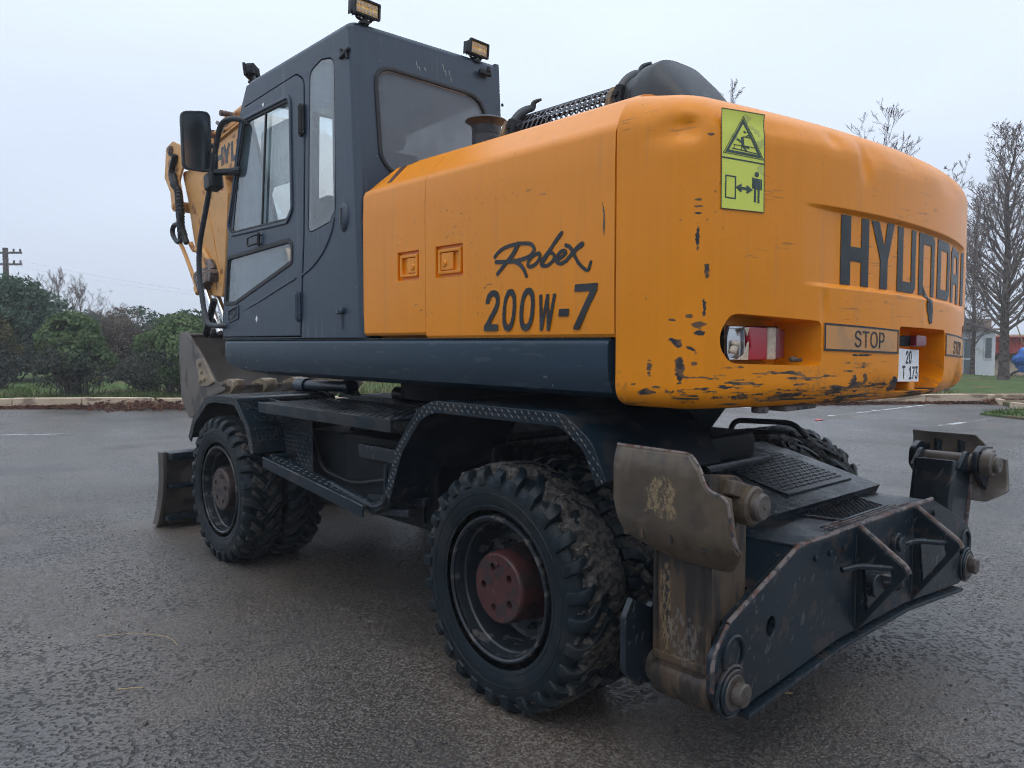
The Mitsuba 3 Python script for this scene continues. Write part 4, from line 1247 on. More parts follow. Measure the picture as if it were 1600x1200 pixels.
# a black patch that hangs below the lettering
add(CWK + '__black_scrape', on_tail(poly([(-.035, 1.805), (-.055, 1.76), (-.055, 1.70), (-.062, 1.66), (-.075, 1.645), (-.098, 1.65), (-.104, 1.70), (-.094, 1.76), (-.07, 1.775)]), .0016), 'm_decal', True)

# reflective stop strips either side of the plate
for y0, y1, t in ((.692, .226, .432), (-.30, -.762, -.535)):
    dz = .03 * (.692 - y0) + 0
    a = poly([(y0, 1.640 - dz), (y1, 1.618 - dz), (y1, 1.524 - dz), (y0, 1.540 - dz)])
    b = a.buffer(-.007, join_style=2)
    add(CWK + '__stop_strip', on_tail(a, .0015), 'm_tan', True)
    add(CWK + '__stop_strip_border', on_tail(a.difference(b), .0035, .001), 'm_decal', True)
    txt = meshkit.text_mesh('STOP', .060, .001)
    tx = np.array(txt.vertices)
    w = tx[:, 0].max()
    tx[:, 0] = t + .098 - tx[:, 0] / w * .196           # reads from left to right for someone behind the machine
    v = tail(tx[:, 0], tx[:, 1] + 1.552 - dz - .035 * (.5 - tx[:, 0] - (.0 if y0 > 0 else .75)), .0038 + tx[:, 2])
    add(CWK + '__stop_lettering', tm(v, np.array(txt.faces)[:, ::-1]), 'm_decal', False)

# warning sticker: falling-load triangle above, keep-your-distance figure below
SY, SZ = 1.145, 2.338                                   # its upper left corner


def S(u, v):
    """Sticker coordinates: u 0..1 to the right, v 0..1 downwards."""
    return (SY - u * .163, SZ - v * .325 - u * .004)


add(CWK + '__warning_sticker', on_tail(poly([S(0, 0), S(1, 0), S(1.02, 1), S(.02, 1)]), .0015), 'm_caution', True)
ink = []
tri = [(.5, .045), (1.0, .465), (.04, .44)]
t_o, t_m, t_i = (poly([S(.5 + (u - .5) * k, .31 + (v - .31) * k) for u, v in tri]) for k in (1.0, .90, .72))
ink.append(t_m.difference(t_i))
ink.append(t_o.difference(t_o.buffer(-.0018)))
ink.append(line([S(0.0, .485), S(1.0, .505)], .0045))
ink.append(line([S(0, 0), S(1, 0), S(1.02, 1), S(.02, 1), S(0, 0)], .0020))
for q, w in (([(.47, .26), (.49, .35)], .010), ([(.35, .285), (.48, .32)], .005), ([(.48, .345), (.58, .40)], .006), ([(.49, .345), (.64, .365)], .005), ([(.50, .255), (.66, .258)], .003), ([(.56, .25), (.60, .235), (.65, .242)], .003),
             ([(.50, .345), (.78, .352)], .002), ([(.28, .345), (.46, .35)], .002), ([(.24, .385), (.88, .41)], .0025), ([(.29, .35), (.29, .385), (.46, .392), (.46, .352)], .002), ([(.50, .205), (.53, .198), (.55, .21), (.51, .214)], .003), ([(.58, .205), (.61, .200), (.63, .212)], .003)):
    ink.append(line([S(*p) for p in q], w))
ink.append(line([S(.11, .665), S(.33, .67), S(.33, .89), S(.11, .885), S(.11, .665)], .004))
ink.append(line([S(.42, .775), S(.64, .782)], .009))
ink.append(line([S(.47, .742), S(.37, .773), S(.47, .812)], .007))
ink.append(line([S(.59, .75), S(.70, .784), S(.59, .818)], .007))
ink.append(Point(S(.83, .62)).buffer(.0085))
ink.append(poly([S(.755, .66), S(.92, .665), S(.92, .775), S(.755, .77)]))
ink.append(line([S(.735, .655), S(.735, .765)], .0042))
ink.append(line([S(.945, .665), S(.945, .775)], .0042))
ink.append(line([S(.795, .775), S(.795, .905)], .0075))
ink.append(line([S(.88, .775), S(.88, .91)], .0075))
add(CWK + '__warning_ink', on_tail(unary_union(ink), .0035, .001), 'm_caution_ink', True)

# tail lamp with its clear end smashed, number plate with its lamp
def at_x(x):
    return x


lamp = CWK + '__tail_lamp'


def seated(m):
    """The lamp sits askew in its pocket, following the curve of the tail."""
    if isinstance(m, (list, tuple)):
        return [seated(q) for q in m]
    v = np.array(m.vertices)
    v[:, 1] = np.interp(v[:, 1], [.70, .842, .885, .925, 1.013, 1.085, 1.2], [.64, .78, .835, .884, .988, 1.085, 1.2])
    v[:, 0] += .083 + (v[:, 1] - 1.085) * .125
    v[:, 2] -= .008
    return tm(v, m.faces)


add(lamp, seated([box(-1.075, -.97, .845, 1.085, 1.515, 1.635, .006)]), 'm_dark')
add(CWK + '__red_lens', seated(plate([(1.015, 1.632), (.925, 1.630), (.925, 1.516), (1.015, 1.516), (1.0, 1.56), (1.012, 1.60)], 'x', -1.098, -1.07, .006)), 'm_red_lens', 30)
add(CWK + '__pale_lens', seated(box(-1.100, -1.07, .885, .9245, 1.516, 1.630, .004)), 'm_reflector', 30)
add(CWK + '__dark_red_lens', seated(plate([(.8845, 1.630), (.842, 1.622), (.842, 1.524), (.8845, 1.516)], 'x', -1.094, -1.07, .005)), 'm_dark_lens', 30)
add(CWK + '__lamp_bowl', seated([plate([(1.084, 1.632), (1.012, 1.632), (1.012, 1.516), (1.084, 1.516)], 'x', -1.085, -1.0765, .002, holes=[[(1.076, 1.624), (1.018, 1.624), (1.018, 1.524), (1.076, 1.524)]]), box(-1.0765, -1.074, 1.012, 1.084, 1.516, 1.632, .001)]), 'm_chrome', 30)
bulb = trimesh.creation.icosphere(2, .013)
bulb.apply_translation([-1.088, 1.052, 1.572])
add(CWK + '__bulb', seated([tm(bulb.vertices, bulb.faces), cyl((-1.088, 1.056, 1.565), (-1.088, 1.066, 1.54), .011, 14)]), 'm_reflector', True)
add(CWK + '__broken_lens', seated([plate([(1.018, 1.60), (1.010, 1.63), (1.03, 1.628)], 'x', -1.099, -1.094, .001), plate([(1.014, 1.516), (1.055, 1.518), (1.03, 1.535), (1.016, 1.575), (1.012, 1.58)], 'x', -1.099, -1.094, .001)]), 'm_reflector', False)
add(CWK + '__lamp_seal', seated(tube(bend([(-1.088, 1.082, 1.634), (-1.088, 1.092, 1.60), (-1.088, 1.092, 1.54), (-1.088, 1.078, 1.512)], .02), .0045, 8)), 'm_gasket')
add(CWK + '__mud_clod', [cyl((-1.10, .835, 1.508), (-1.10, .80, 1.512), .010, 8), cyl((-1.09, .82, 1.505), (-1.12, .79, 1.507), .007, 6)], 'm_muddy')
add(CWK + '__number_plate', plate([(.130, 1.545), (-.092, 1.537), (-.096, 1.402), (.130, 1.41)], 'x', -1.184, -1.179, .001), 'm_white', False)
add(CWK + '__plate_bracket', [box(-1.178, -1.06, -.08, .11, 1.41, 1.44, .004), box(-1.185, -1.06, -.06, .0, 1.366, 1.41, .006)], 'm_yellow', 30)


def plate_text(t, h, y, z, sx=.72):
    m = meshkit.text_mesh(t, h, .001, True)
    v = np.array(m.vertices)
    return tm(np.column_stack([-1.1843 - v[:, 2], y - v[:, 0] * sx, v[:, 1] + z]), np.array(m.faces)[:, ::-1])


add(CWK + '__plate_lettering', [plate_text('20', .050, .048, 1.482), plate_text('T', .050, .080, 1.422), plate_text('173', .050, .012, 1.417)], 'm_decal', False)
add(CWK + '__plate_lamp', [plate([(.02, 1.598, .012), (-.088, 1.596, .018), (-.088, 1.552, .012), (.02, 1.552, .006)], 'x', -1.215, -1.15, .012)], 'm_dark_lens', 30)
add(CWK + '__plate_lamp_base', box(-1.19, -1.06, .0, .17, 1.553, 1.595, .006), 'm_dark', 30)
adds(CWK + '__lifting_lug', [box(-1.06, -.95, .55, .78, 1.318, 1.34, .006), cyl((-1.0, .86, 1.34), (-1.0, .86, 1.315), .03, 10)], 'm_edge', 30)

# ---------------------------------------------------------------- engine-bay side doors
def side_profile(y=1.25, z0=1.592, ztop=2.487):
    q = [(y - .045, z0), (y - .01, z0), (y, z0 + .012), (y + .003, 1.72), (y + .003, 2.20), (y - .002, 2.315), (y - .014, 2.343), (y - .034, 2.362), (y - .125, 2.458), (y - .155, 2.478), (y - .20, ztop), (.55, ztop + .012), (.55, ztop - .03), (y - .16, 2.44), (y - .045, 2.33)]
    return np.array(q)


def loft_x(xs, prof, dy=None, dz=None):
    """A section in (y, z) carried along x, closed at both ends, bowed a little."""
    P = np.array([np.column_stack([np.full(len(prof), x), prof[:, 0], prof[:, 1]]) for x in xs])
    n = len(prof)
    V = P.reshape(-1, 3)
    F = []
    k = np.arange(n)
    for i in range(len(xs) - 1):
        a, b, c, d = i * n + k, i * n + (k + 1) % n, (i + 1) * n + (k + 1) % n, (i + 1) * n + k
        F += [np.stack([a, b, c], 1), np.stack([a, c, d], 1)]
    tri = np.asarray(earcut.triangulate_float64(prof, np.array([n], np.uint32))).reshape(-1, 3).astype(int)
    a, b, c = (prof[tri[:, q]] for q in range(3))
    s_ = ((b - a)[:, 0] * (c - a)[:, 1] - (b - a)[:, 1] * (c - a)[:, 0]) > 0
    area = np.sum(prof[:, 0] * np.roll(prof[:, 1], -1) - np.roll(prof[:, 0], -1) * prof[:, 1]) > 0
    tri = np.where((s_ == area)[:, None], tri, tri[:, ::-1])
    F += [tri[:, ::-1], tri + (len(xs) - 1) * n]
    m = trimesh.Trimesh(V, np.vstack(F), process=False)
    if m.volume < 0:
        m.invert()
    return m


def bowed(m):
    v = np.array(m.vertices)
    v[:, 1] += np.where(v[:, 1] > 1.1, .004 * (meshkit.fbm(v * np.array([2.5, 0, 2.5]) + 2, 3) - .5), 0)
    return tm(v, m.faces)


PAN = X_ + 'side_door'
d1 = solid(loft_x(np.linspace(.5045, 1.048, 24), side_profile(z0=1.604)))
d2 = solid(loft_x(np.linspace(-.645, .502, 50), side_profile(z0=1.588)))
# front upper corner of the first door is cut away, and the catches sit in square recesses
d1 -= solid(plate([(1.10, 2.335), (1.045, 2.338), (.70, 2.52), (1.10, 2.60)], 'y', .9, 1.4, 0))


def recess(x0, x1, z0, z1):
    return solid(plate([(x0, z0), (x1, z0), (x1, z1), (x0, z1)], 'y', 1.236, 1.4, 0, r=.008))


for xx in ((.552, .732, 1.866, 2.004, 1), (.222, .424, 1.862, 2.006, -1)):
    (x0, x1, z0, z1, sg) = xx
    cut = recess(x0, x1, z0, z1)
    if sg > 0:
        d1 -= cut
    else:
        d2 -= cut
add(PAN, bowed(unsolid(d1)), 'm_yellow', 28)
add(PAN, bowed(unsolid(d2)), 'm_yellow', 28)
for i, (x0, x1, z0, z1, sg) in enumerate(((.552, .732, 1.866, 2.004, 1), (.222, .424, 1.862, 2.006, -1))):
    k = PAN + ('' if i == 0 else '_001')
    a = (x0 + .018, x1 - .018, z0 + .016, z1 - .016)
    add(k + '__catch_frame', plate([(a[0], a[2]), (a[1], a[2]), (a[1], a[3]), (a[0], a[3])], 'y', 1.232, 1.252, .006, r=.006, holes=[[(a[0] + .016, a[2] + .014), (a[1] - .016, a[2] + .014), (a[1] - .016, a[3] - .014), (a[0] + .016, a[3] - .014)]]), 'm_yellow', 30)
    xa, xb = (a[0] + .019, a[1] - .055) if sg > 0 else (a[0] + .060, a[1] - .019)
    add(k + '__catch_paddle', [box(xa, xb, 1.236, 1.249, a[2] + .017, a[3] - .017, .003), cyl(((xa + xb) / 2 - .015 * sg, 1.245, (z0 + z1) / 2 - .008), ((xa + xb) / 2 - .015 * sg, 1.255, (z0 + z1) / 2 - .008), .015, 20, .004), box((xa + xb) / 2 - .015 * sg - .002, (xa + xb) / 2 - .015 * sg + .002, 1.2548, 1.2562, (z0 + z1) / 2 - .018, (z0 + z1) / 2 + .002, .0005)], 'm_yellow', 30)
    add(k + '__catch_rivet', [bolt((p, 1.251, q), (0, 1, 0), .0045, .003) for p in (a[0] + .007, a[1] - .007) for q in (a[2] + .006, a[3] - .006)], 'm_yellow', 30)
# inner trim that shows where the front door is cut away, with a strip of brown tape
add(PAN + '__front_trim', plate([(1.05, 1.15), (.50, 1.15), (.50, .9), (1.05, .9)], 'z', 2.36, 2.37, .002), 'm_yellow', 30)
q = [(1.050, 1.238, 2.333), (.60, 1.238, 2.333), (.60, 1.120, 2.462), (.93, 1.120, 2.462)]
sl = np.array(q)
add(PAN + '__front_slope', tm(np.vstack([sl, sl - [0, .01, .01]]), [[0, 1, 2], [0, 2, 3], [4, 6, 5], [4, 7, 6], [0, 4, 5], [0, 5, 1], [1, 5, 6], [1, 6, 2], [2, 6, 7], [2, 7, 3], [3, 7, 4], [3, 4, 0]]), 'm_yellow', False)
nn = np.array([0, .129, .118]) / np.hypot(.129, .118) * .003
t4 = np.array([(.885, 1.236, 2.335), (.845, 1.236, 2.335), (.835, 1.124, 2.458), (.885, 1.124, 2.458)]) + nn
add(PAN + '__tape', tm(np.vstack([t4, t4 - nn * .6]), [[0, 1, 2], [0, 2, 3], [4, 6, 5], [4, 7, 6], [0, 4, 5], [0, 5, 1], [1, 5, 6], [1, 6, 2], [2, 6, 7], [2, 7, 3], [3, 7, 4], [3, 4, 0]]), 'm_tape', False)
labels[PAN + '__tape'] = {'label': 'strip of brown tape'}
# far side and the top of the engine bay
add(X_ + 'engine_bay', [box(-.64, 1.04, -1.24, .56, 2.30, 2.497, .02), box(-.64, 1.0, -1.24, -1.2, 1.59, 2.4, .02), box(-.62, 1.03, -1.1, 1.18, 1.585, 2.28, .02)], 'm_yellow', 28)


# lettering on the side door: flowing script over a condensed model number
PX = np.array


def sideline(pts, w0, w1=None):
    P = curve(pts, 6)
    n = len(P)
    ws = np.linspace(w0, w1 or w0, n)
    return unary_union([LineString([P[i], P[i + 1]]).buffer((ws[i] + ws[i + 1]) / 4) for i in range(n - 1)])


SCRIPT = [([(0.006, 1.925), (-0.009, 1.937), (-0.043, 1.955), (-0.099, 1.965), (-0.165, 1.967), (-0.212, 1.96), (-0.231, 1.944), (-0.231, 1.93), (-0.207, 1.912), (-0.154, 1.902), (-0.088, 1.899), (-0.003, 1.904)], (np.float64(0.0147), np.float64(0.0166))), ([(-0.138, 1.965), (-0.11, 1.929), (-0.066, 1.896), (-0.012, 1.854)], (np.float64(0.0235), np.float64(0.0156))), ([(-0.116, 1.901), (-0.149, 1.884), (-0.173, 1.862), (-0.189, 1.834)], (np.float64(0.0196), np.float64(0.0147))), ([(-0.259, 1.92), (-0.228, 1.912), (-0.202, 1.893), (-0.197, 1.876), (-0.213, 1.87), (-0.241, 1.878), (-0.261, 1.895), (-0.267, 1.912), (-0.257, 1.92)], (np.float64(0.0147), np.float64(0.0147))), ([(-0.275, 1.873), (-0.305, 1.906), (-0.34, 1.945), (-0.369, 1.974), (-0.384, 1.985), (-0.381, 1.98), (-0.354, 1.957), (-0.315, 1.922), (-0.282, 1.894), (-0.274, 1.88), (-0.282, 1.869), (-0.308, 1.868), (-0.336, 1.882), (-0.346, 1.9), (-0.334, 1.914), (-0.312, 1.913), (-0.296, 1.902)], (np.float64(0.0156), np.float64(0.0137))), ([(-0.352, 1.885), (-0.381, 1.892), (-0.406, 1.906), (-0.4, 1.917), (-0.379, 1.914), (-0.359, 1.894), (-0.36, 1.877), (-0.384, 1.87), (-0.413, 1.88)], (np.float64(0.0147), np.float64(0.0147))), ([(-0.407, 1.937), (-0.431, 1.926), (-0.453, 1.894), (-0.478, 1.861), (-0.519, 1.835), (-0.535, 1.865)], (np.float64(0.0156), np.float64(0.0117))), ([(-0.49, 1.933), (-0.464, 1.92), (-0.431, 1.895), (-0.408, 1.877)], (np.float64(0.0215), np.float64(0.0137)))]
g = unary_union([sideline(q, *w) for q, w in SCRIPT])
add(PAN + '_001__script_lettering', shape_plate(g, 'y', 1.2545, 1.256), 'm_decal', False)
t = meshkit.text_mesh('200', .165, .0015, True)


def side_text(s, h, xl, xr, z, shear=.12):
    m = meshkit.text_mesh(s, h, .0015, True)
    v = np.array(m.vertices)
    u = (v[:, 0] - v[:, 0].min()) / np.ptp(v[:, 0])
    x = xl + (xr - xl) * u - shear * (v[:, 1]) + shear * .5 * h
    return tm(np.column_stack([x, 1.2545 + v[:, 2], v[:, 1] + z]), np.array(m.faces))


for s, h, xl, xr, z in (('2', .160, .068, -.022, 1.622), ('0', .160, -.045, -.125, 1.622), ('0', .160, -.150, -.235, 1.622), ('w', .175, -.258, -.350, 1.622), ('-', .165, -.372, -.425, 1.612), ('7', .160, -.446, -.560, 1.622)):
    add(PAN + '_001__model_lettering', side_text(s, h, xl, xr, z), 'm_decal', False)

# ---------------------------------------------------------------- upper frame: the long dark skirt under cab and doors
pr = np.array([(1.235, 1.582), (1.252, 1.574), (1.257, 1.56), (1.256, 1.48), (1.248, 1.43), (1.225, 1.385), (1.185, 1.365), (1.10, 1.352), (.6, 1.345), (.6, 1.582)])
sk = loft_x(np.concatenate([np.linspace(-.62, 2.86, 60), [2.885, 2.905, 2.915]]), pr)
v = np.array(sk.vertices)
e = np.clip((v[:, 0] - 2.86) / .055, 0, 1) ** 2
v[:, 1] = np.where(v[:, 1] > 1.0, v[:, 1] - .05 * e, v[:, 1])
v[:, 2] += np.clip((v[:, 0] - 2.3) / .6, 0, 1) ** 3 * .05 * np.clip((1.45 - v[:, 2]) / .1, 0, 1)
v[:, 1] += np.where(v[:, 1] > 1.2, .005 * (meshkit.fbm(v * 3.0, 3) - .5) - .006 * np.exp(-((v[:, 0] + .18) / .03) ** 2 - ((v[:, 2] - 1.56) / .02) ** 2), 0)
sk = tm(v, sk.faces)
add(X_ + 'upper_frame', [sk, mirror_y(sk), box(-.55, 2.80, -.62, .62, 1.345, 1.56, .02), box(2.2, 3.3, -.35, .25, 1.36, 1.72, .04)], 'm_skirt', 28)
add(X_ + 'upper_frame__drip_rail', [box(-.622, 2.905, 1.205, 1.238, 1.582, 1.590, .002)], 'm_black')
add(X_ + 'upper_frame__belly_pan', [plate([(-.34, 1.345), (.30, 1.345), (.12, 1.06), (-.12, 1.06)], 'y', -.12, .28, .03)], 'm_steel', 25)

# ---------------------------------------------------------------- fittings on the engine bay
IN = X_ + 'air_intake'
cx, cy = .74, .68
cap = [(.0001, 2.762), (.05, 2.762), (.08, 2.757), (.108, 2.745), (.112, 2.740), (.108, 2.737), (.092, 2.730), (.078, 2.712), (.072, 2.66), (.0001, 2.66)]
m = lathe([(r, h) for r, h in cap], 48)
v = np.array(m.vertices)
add(IN, [tm(np.column_stack([v[:, 0] + cx, v[:, 2] + cy, v[:, 1]]), np.array(m.faces)[:, ::-1]), cyl((cx, cy, 2.48), (cx, cy, 2.665), .076, 32)], 'm_plastic', 30)
holes = []
for j in range(5):
    for i in range(36):
        a = (i + .5 * (j % 2)) / 36 * 2 * math.pi
        holes.append(cyl((cx + .0715 * math.cos(a), cy + .0715 * math.sin(a), 2.671 + .0088 * j), (cx + .0752 * math.cos(a), cy + .0752 * math.sin(a), 2.671 + .0088 * j), .0030, 6, .0002))
scene[IN + '__mesh_holes'] = mikit.ply(cat(holes), 'm_black', smooth=False)
labels[IN + '__mesh_holes'] = {'kind': 'stuff', 'label': 'rows of small dark breather holes'}

# air cleaner ducting: end cover, perforated guard over the exhaust, moulded hood
AXX = (.38, 2.62)                                       # height and y of the guard's axis


def half_round(x0, x1, r0, r1, n=28, a0=0, a1=math.pi, yc=.66, zc=2.56, m=8):
    P = []
    for t in np.linspace(0, 1, m):
        r = r0 + (r1 - r0) * t
        P.append([[x0 + (x1 - x0) * t, yc + r * math.cos(a), zc + r * 1.05 * math.sin(a)] for a in np.linspace(a0, a1, n)])
    return grid(np.array(P))


GU = X_ + 'exhaust_guard'
# perforated sheet bent to an arch: built flat as (along, around) with round-ended slots, then rolled
flat = []
W_, L_ = .62, .67
sheet = sbox(0, 0, L_, W_)
holes = []
for j in range(10):
    for i in range(20):
        u, vv = .028 + i * .0333 + (.0166 if j % 2 else 0), .045 + j * .0590
        if u < L_ - .018:
            holes.append(LineString([(u, vv - .013), (u, vv + .013)]).buffer(.0118, 5))
sheet = sheet.difference(unary_union(holes))
m = prism(list(sheet.exterior.coords)[:-1], .003, 0, [list(i.coords)[:-1] for i in sheet.interiors])
m = fine(m, .05)
v = np.array(m.vertices)
a = v[:, 1] / W_ * math.pi * 1.0
rr = .197 + v[:, 2]
v = np.column_stack([.385 - v[:, 0], .63 + rr * np.cos(a), 2.50 + rr * 1.08 * np.sin(a)])
add(GU, tm(v, m.faces), 'm_plastic', False)
add(GU + '__silencer', [cyl((.40, .63, 2.53), (-.27, .63, 2.53), .085, 28)], 'm_dark', 30)
CO = X_ + 'engine_cover'
add(CO, [half_round(.395, .48, .200, .17, zc=2.50, yc=.63), half_round(.48, .53, .17, .06, zc=2.50, yc=.63), half_round(.40, .375, .204, .204, zc=2.50, yc=.63)], 'm_plastic', 40)
# moulded rear cover: an arch that swells, then falls away to the tail
P = []
for x, ry, rz, zc in ((-.275, .195, .205, 2.495), (-.36, .20, .220, 2.495), (-.365, .206, .224, 2.495), (-.40, .213, .240, 2.495), (-.47, .216, .244, 2.495), (-.485, .216, .240, 2.495), (-.56, .21, .165, 2.49), (-.65, .19, .06, 2.475), (-.68, .17, .01, 2.455)):
    P.append([[x, .63 + ry * math.copysign(abs(math.cos(a)) ** .6, math.cos(a)), zc + rz * abs(math.sin(a)) ** .6] for a in np.linspace(0, math.pi, 36)])
add(CO, grid(np.array(P)), 'm_plastic', 32)
add(CO + '_001__seam', tube([(-.366, .63 + .209 * math.copysign(abs(math.cos(a)) ** .75, math.cos(a)), 2.495 + .230 * abs(math.sin(a)) ** .75) for a in np.linspace(0, math.pi, 36)], .004, 6), 'm_black')
# rubber hold-downs with their curled horns
for x in (.40, -.275):
    a = np.linspace(-.1, 1.25, 10)
    R = .222
    horn = [(x - .03 * t, .63 + R * math.cos(t), 2.50 + R * 1.08 * math.sin(t)) for t in a]
    horn += [(x - .050, .63 + .235 * math.cos(1.28), 2.50 + .262 * math.sin(1.28)), (x - .078, .675, 2.765)]
    k = X_ + 'hold_down'
    kk = add(k, tube(curve(horn, 4), np.interp(np.linspace(0, 1, len(curve(horn, 4))), [0, .6, .85, 1], [.016, .022, .016, .006]), 10), 'm_plastic', 40)
    add(kk + '__strap', [plate([(.855, 2.46), (.885, 2.46), (.873, 2.58), (.84, 2.645), (.828, 2.635), (.845, 2.56)], 'x', x - .014, x + .014, .003)], 'm_wood', 30)
    add(kk + '__clamp', [box(x - .05, x - .018, .77, .85, 2.55, 2.65, .008), cyl((x - .06, .80, 2.61), (x - .01, .80, 2.61), .02, 12), bolt((x - .03, .85, 2.61), (0, 1, 0), .013, .012), bolt((x - .03, .85, 2.57), (0, 1, 0), .010, .012)], 'm_black', 30)

g = poly([(-.588, 2.075), (-.594, 2.03), (-.592, 1.985), (-.597, 1.95), (-.600, 1.99), (-.599, 2.04)])
add(PAN + '_001__scratch', shape_plate(g, 'y', 1.2535, 1.2545), 'm_pin', False)

# ---------------------------------------------------------------- cab (a hollow box with real panes)
CAB = X_ + 'cab'
OC = [(2.915, 1.592), (2.90, 1.767), (2.815, 2.157), (2.717, 2.577), (2.575, 3.0), (2.545, 3.09, .0), (2.43, 3.245, .10), (1.155, 3.25), (1.06, 1.592)]
DR = [(2.907, 1.606), (2.892, 1.767), (2.807, 2.157), (2.709, 2.577), (2.567, 3.0), (2.548, 3.055, .03), (2.50, 3.082, .03), (1.76, 3.112, .075), (1.674, 3.06, .06), (1.672, 2.78), (1.70, 2.2), (1.757, 1.606)]
WIN = [(2.495, 3.005, .05), (1.838, 3.006, .05), (1.835, 2.35, .05), (1.90, 2.288, .05), (2.70, 2.292, .04), (2.772, 2.335, .05)]
LOW = [(2.80, 2.150, .05), (1.88, 2.185, .04), (1.832, 2.15, .03), (1.836, 2.035, .04), (2.68, 1.822, .05), (2.862, 1.822, .04)]
QTR = [(1.600, 3.085, .06), (1.47, 3.118, .06), (1.338, 3.095, .06), (1.334, 2.30, .04), (1.405, 2.232, .03), (1.648, 2.195, .04), (1.632, 2.4)]


def sh(pts, r=0.0):
    return Polygon([tuple(p) for p in rnd(pts, r)])


def plates(g, y0, y1, b):
    return shape_plate(g, 'y', y0, y1, b)


wall = sh(OC).difference(sh(DR).buffer(.007)).difference(sh(QTR).buffer(.006))
wall = unary_union([p for p in getattr(wall, 'geoms', [wall]) if p.area > .01])
wall = wall.intersection(Polygon([(1.0, 1.5), (3.2, 1.5), (3.2, 3.215), (1.190, 3.215), (1.098, 1.5)]))
back = sh(OC).buffer(-.03).difference(sh(DR).buffer(-.028)).difference(sh(QTR).buffer(-.018))
YS = 1.25
add(CAB + '__side_wall', [plates(wall, YS - .022, YS, .005), plates(back, YS - .055, YS - .024, .003)], 'm_cab', 28)


def tilt(m):
    v = np.array(m.vertices)
    v[:, 0] += (v[:, 2] - 1.592) * .0573
    return tm(v, m.faces)


# rounded rear corner and roof rail
adds(CAB + '__corner_post', [tilt(tube([(1.098, 1.212, 1.593), (1.098, 1.212, 3.205)], .038, 28)), tilt(tube([(1.098, .262, 1.593), (1.098, .262, 3.205)], .038, 28))], 'm_cab', 40)
ra = [(1.190, 1.212, 3.212), (2.40, 1.212, 3.207), (2.47, 1.212, 3.18)]
add(CAB + '__roof_rail', [tube(bend([(1.19, .262, 3.212), (1.19, 1.212, 3.212), (2.42, 1.212, 3.205), (2.52, 1.212, 3.06)], .03), .038, 20)], 'm_cab', 40)
rf = fine(box(1.19, 2.44, .25, 1.222, 3.17, 3.249, .02), .2)
v = np.array(rf.vertices)
v[:, 2] += .012 * np.where(v[:, 2] > 3.2, np.cos(np.clip((v[:, 1] - .73) / .49, -1, 1) * math.pi / 2) * np.cos(np.clip((v[:, 0] - 1.8) / .64, -1, 1) * math.pi / 2), 0)
add(CAB + '__roof', tm(v, rf.faces), 'm_cab', 30)
adds(CAB + '__roof_seam', [tube([(1.158, y, 3.19), (1.170, y, 3.237), (1.22, y, 3.251)], .003, 6) for y in (1.04, .90, .76, .62, .48)], 'm_cab', 40)
add(CAB + '__headliner', [box(1.20, 2.46, .27, 1.19, 3.13, 3.165, .01), box(1.17, 1.19, .27, 1.19, 1.65, 2.40, .004)], 'm_lining', 30)
add(CAB + '__floor', [box(1.10, 2.90, .24, 1.20, 1.59, 1.66, .01), box(1.13, 1.62, .30, 1.15, 1.66, 2.05, .04)], 'm_dark', 30)

# door: one panel with its two panes
dp = sh(DR).difference(sh(WIN)).difference(sh(LOW))
add(CAB + '__door', plates(dp, YS - .026, YS + .004, .006), 'm_cab', 28)
add(CAB + '__door_frame', [plates(sh(WIN).buffer(.016).difference(sh(WIN).buffer(-.006)), YS - .012, YS + .014, .006)], 'm_cab', 30)
add(CAB + '__window_seal', [plates(sh(WIN).buffer(-.0055).difference(sh(WIN).buffer(-.022)), YS - .016, YS + .006, .004), plates(sh(LOW).buffer(.004).difference(sh(LOW).buffer(-.024)), YS - .010, YS + .009, .004)], 'm_gasket', 30)
xm0, xm1 = 2.27, 2.19


def pane(g, y):
    out = []
    for p in getattr(g, 'geoms', [g]):
        q = ccw(list(p.exterior.coords)[:-1])
        tri = np.asarray(earcut.triangulate_float64(q, np.array([len(q)], np.uint32))).reshape(-1, 3).astype(int)
        out.append(tm(np.column_stack([q[:, 0], np.full(len(q), y), q[:, 1]]), tri))
    return cat(out)


front_half = sh(WIN).intersection(Polygon([(2.155, 3.1), (3.2, 3.1), (3.2, 2.0), (2.265, 2.0)]))
rear_half = sh(WIN).intersection(Polygon([(2.205, 3.1), (1.5, 3.1), (1.5, 2.0), (2.315, 2.0)]))
add(CAB + '__door_pane', pane(front_half, YS - .004), 'm_glass_clear', False)
add(CAB + '__door_pane', pane(rear_half, YS - .018), 'm_glass_clear', False)
add(CAB + '__pane_rail', [obox(((2.165 + 2.255) / 2 + .004, YS - .002, 2.65), (.09, 0, -.72), (.72, 0, .09), (0, 1, 0), .725, .016, .012, .003), obox((2.255, YS - .019, 2.65), (.09, 0, -.72), (.72, 0, .09), (0, 1, 0), .725, .018, .010, .003)], 'm_gasket', 30)
add(CAB + '__lower_pane', pane(sh(LOW).buffer(-.02), YS - .004), 'm_glass_clear', False)
add(CAB + '__quarter_pane', pane(sh(QTR).buffer(.0), YS - .003), 'm_glass_clear', False)
add(CAB + '__quarter_pane_edge', plates(sh(QTR).difference(sh(QTR).buffer(-.028)), YS - .014, YS - .0045, .002), 'm_gasket', 30)
add(CAB + '__quarter_pane_band', plates(sh([(1.62, 3.07, .05), (1.47, 3.10, .05), (1.36, 3.08, .05), (1.36, 2.86), (1.615, 2.86)]), YS - .013, YS - .006, .002), 'm_cab', 30)
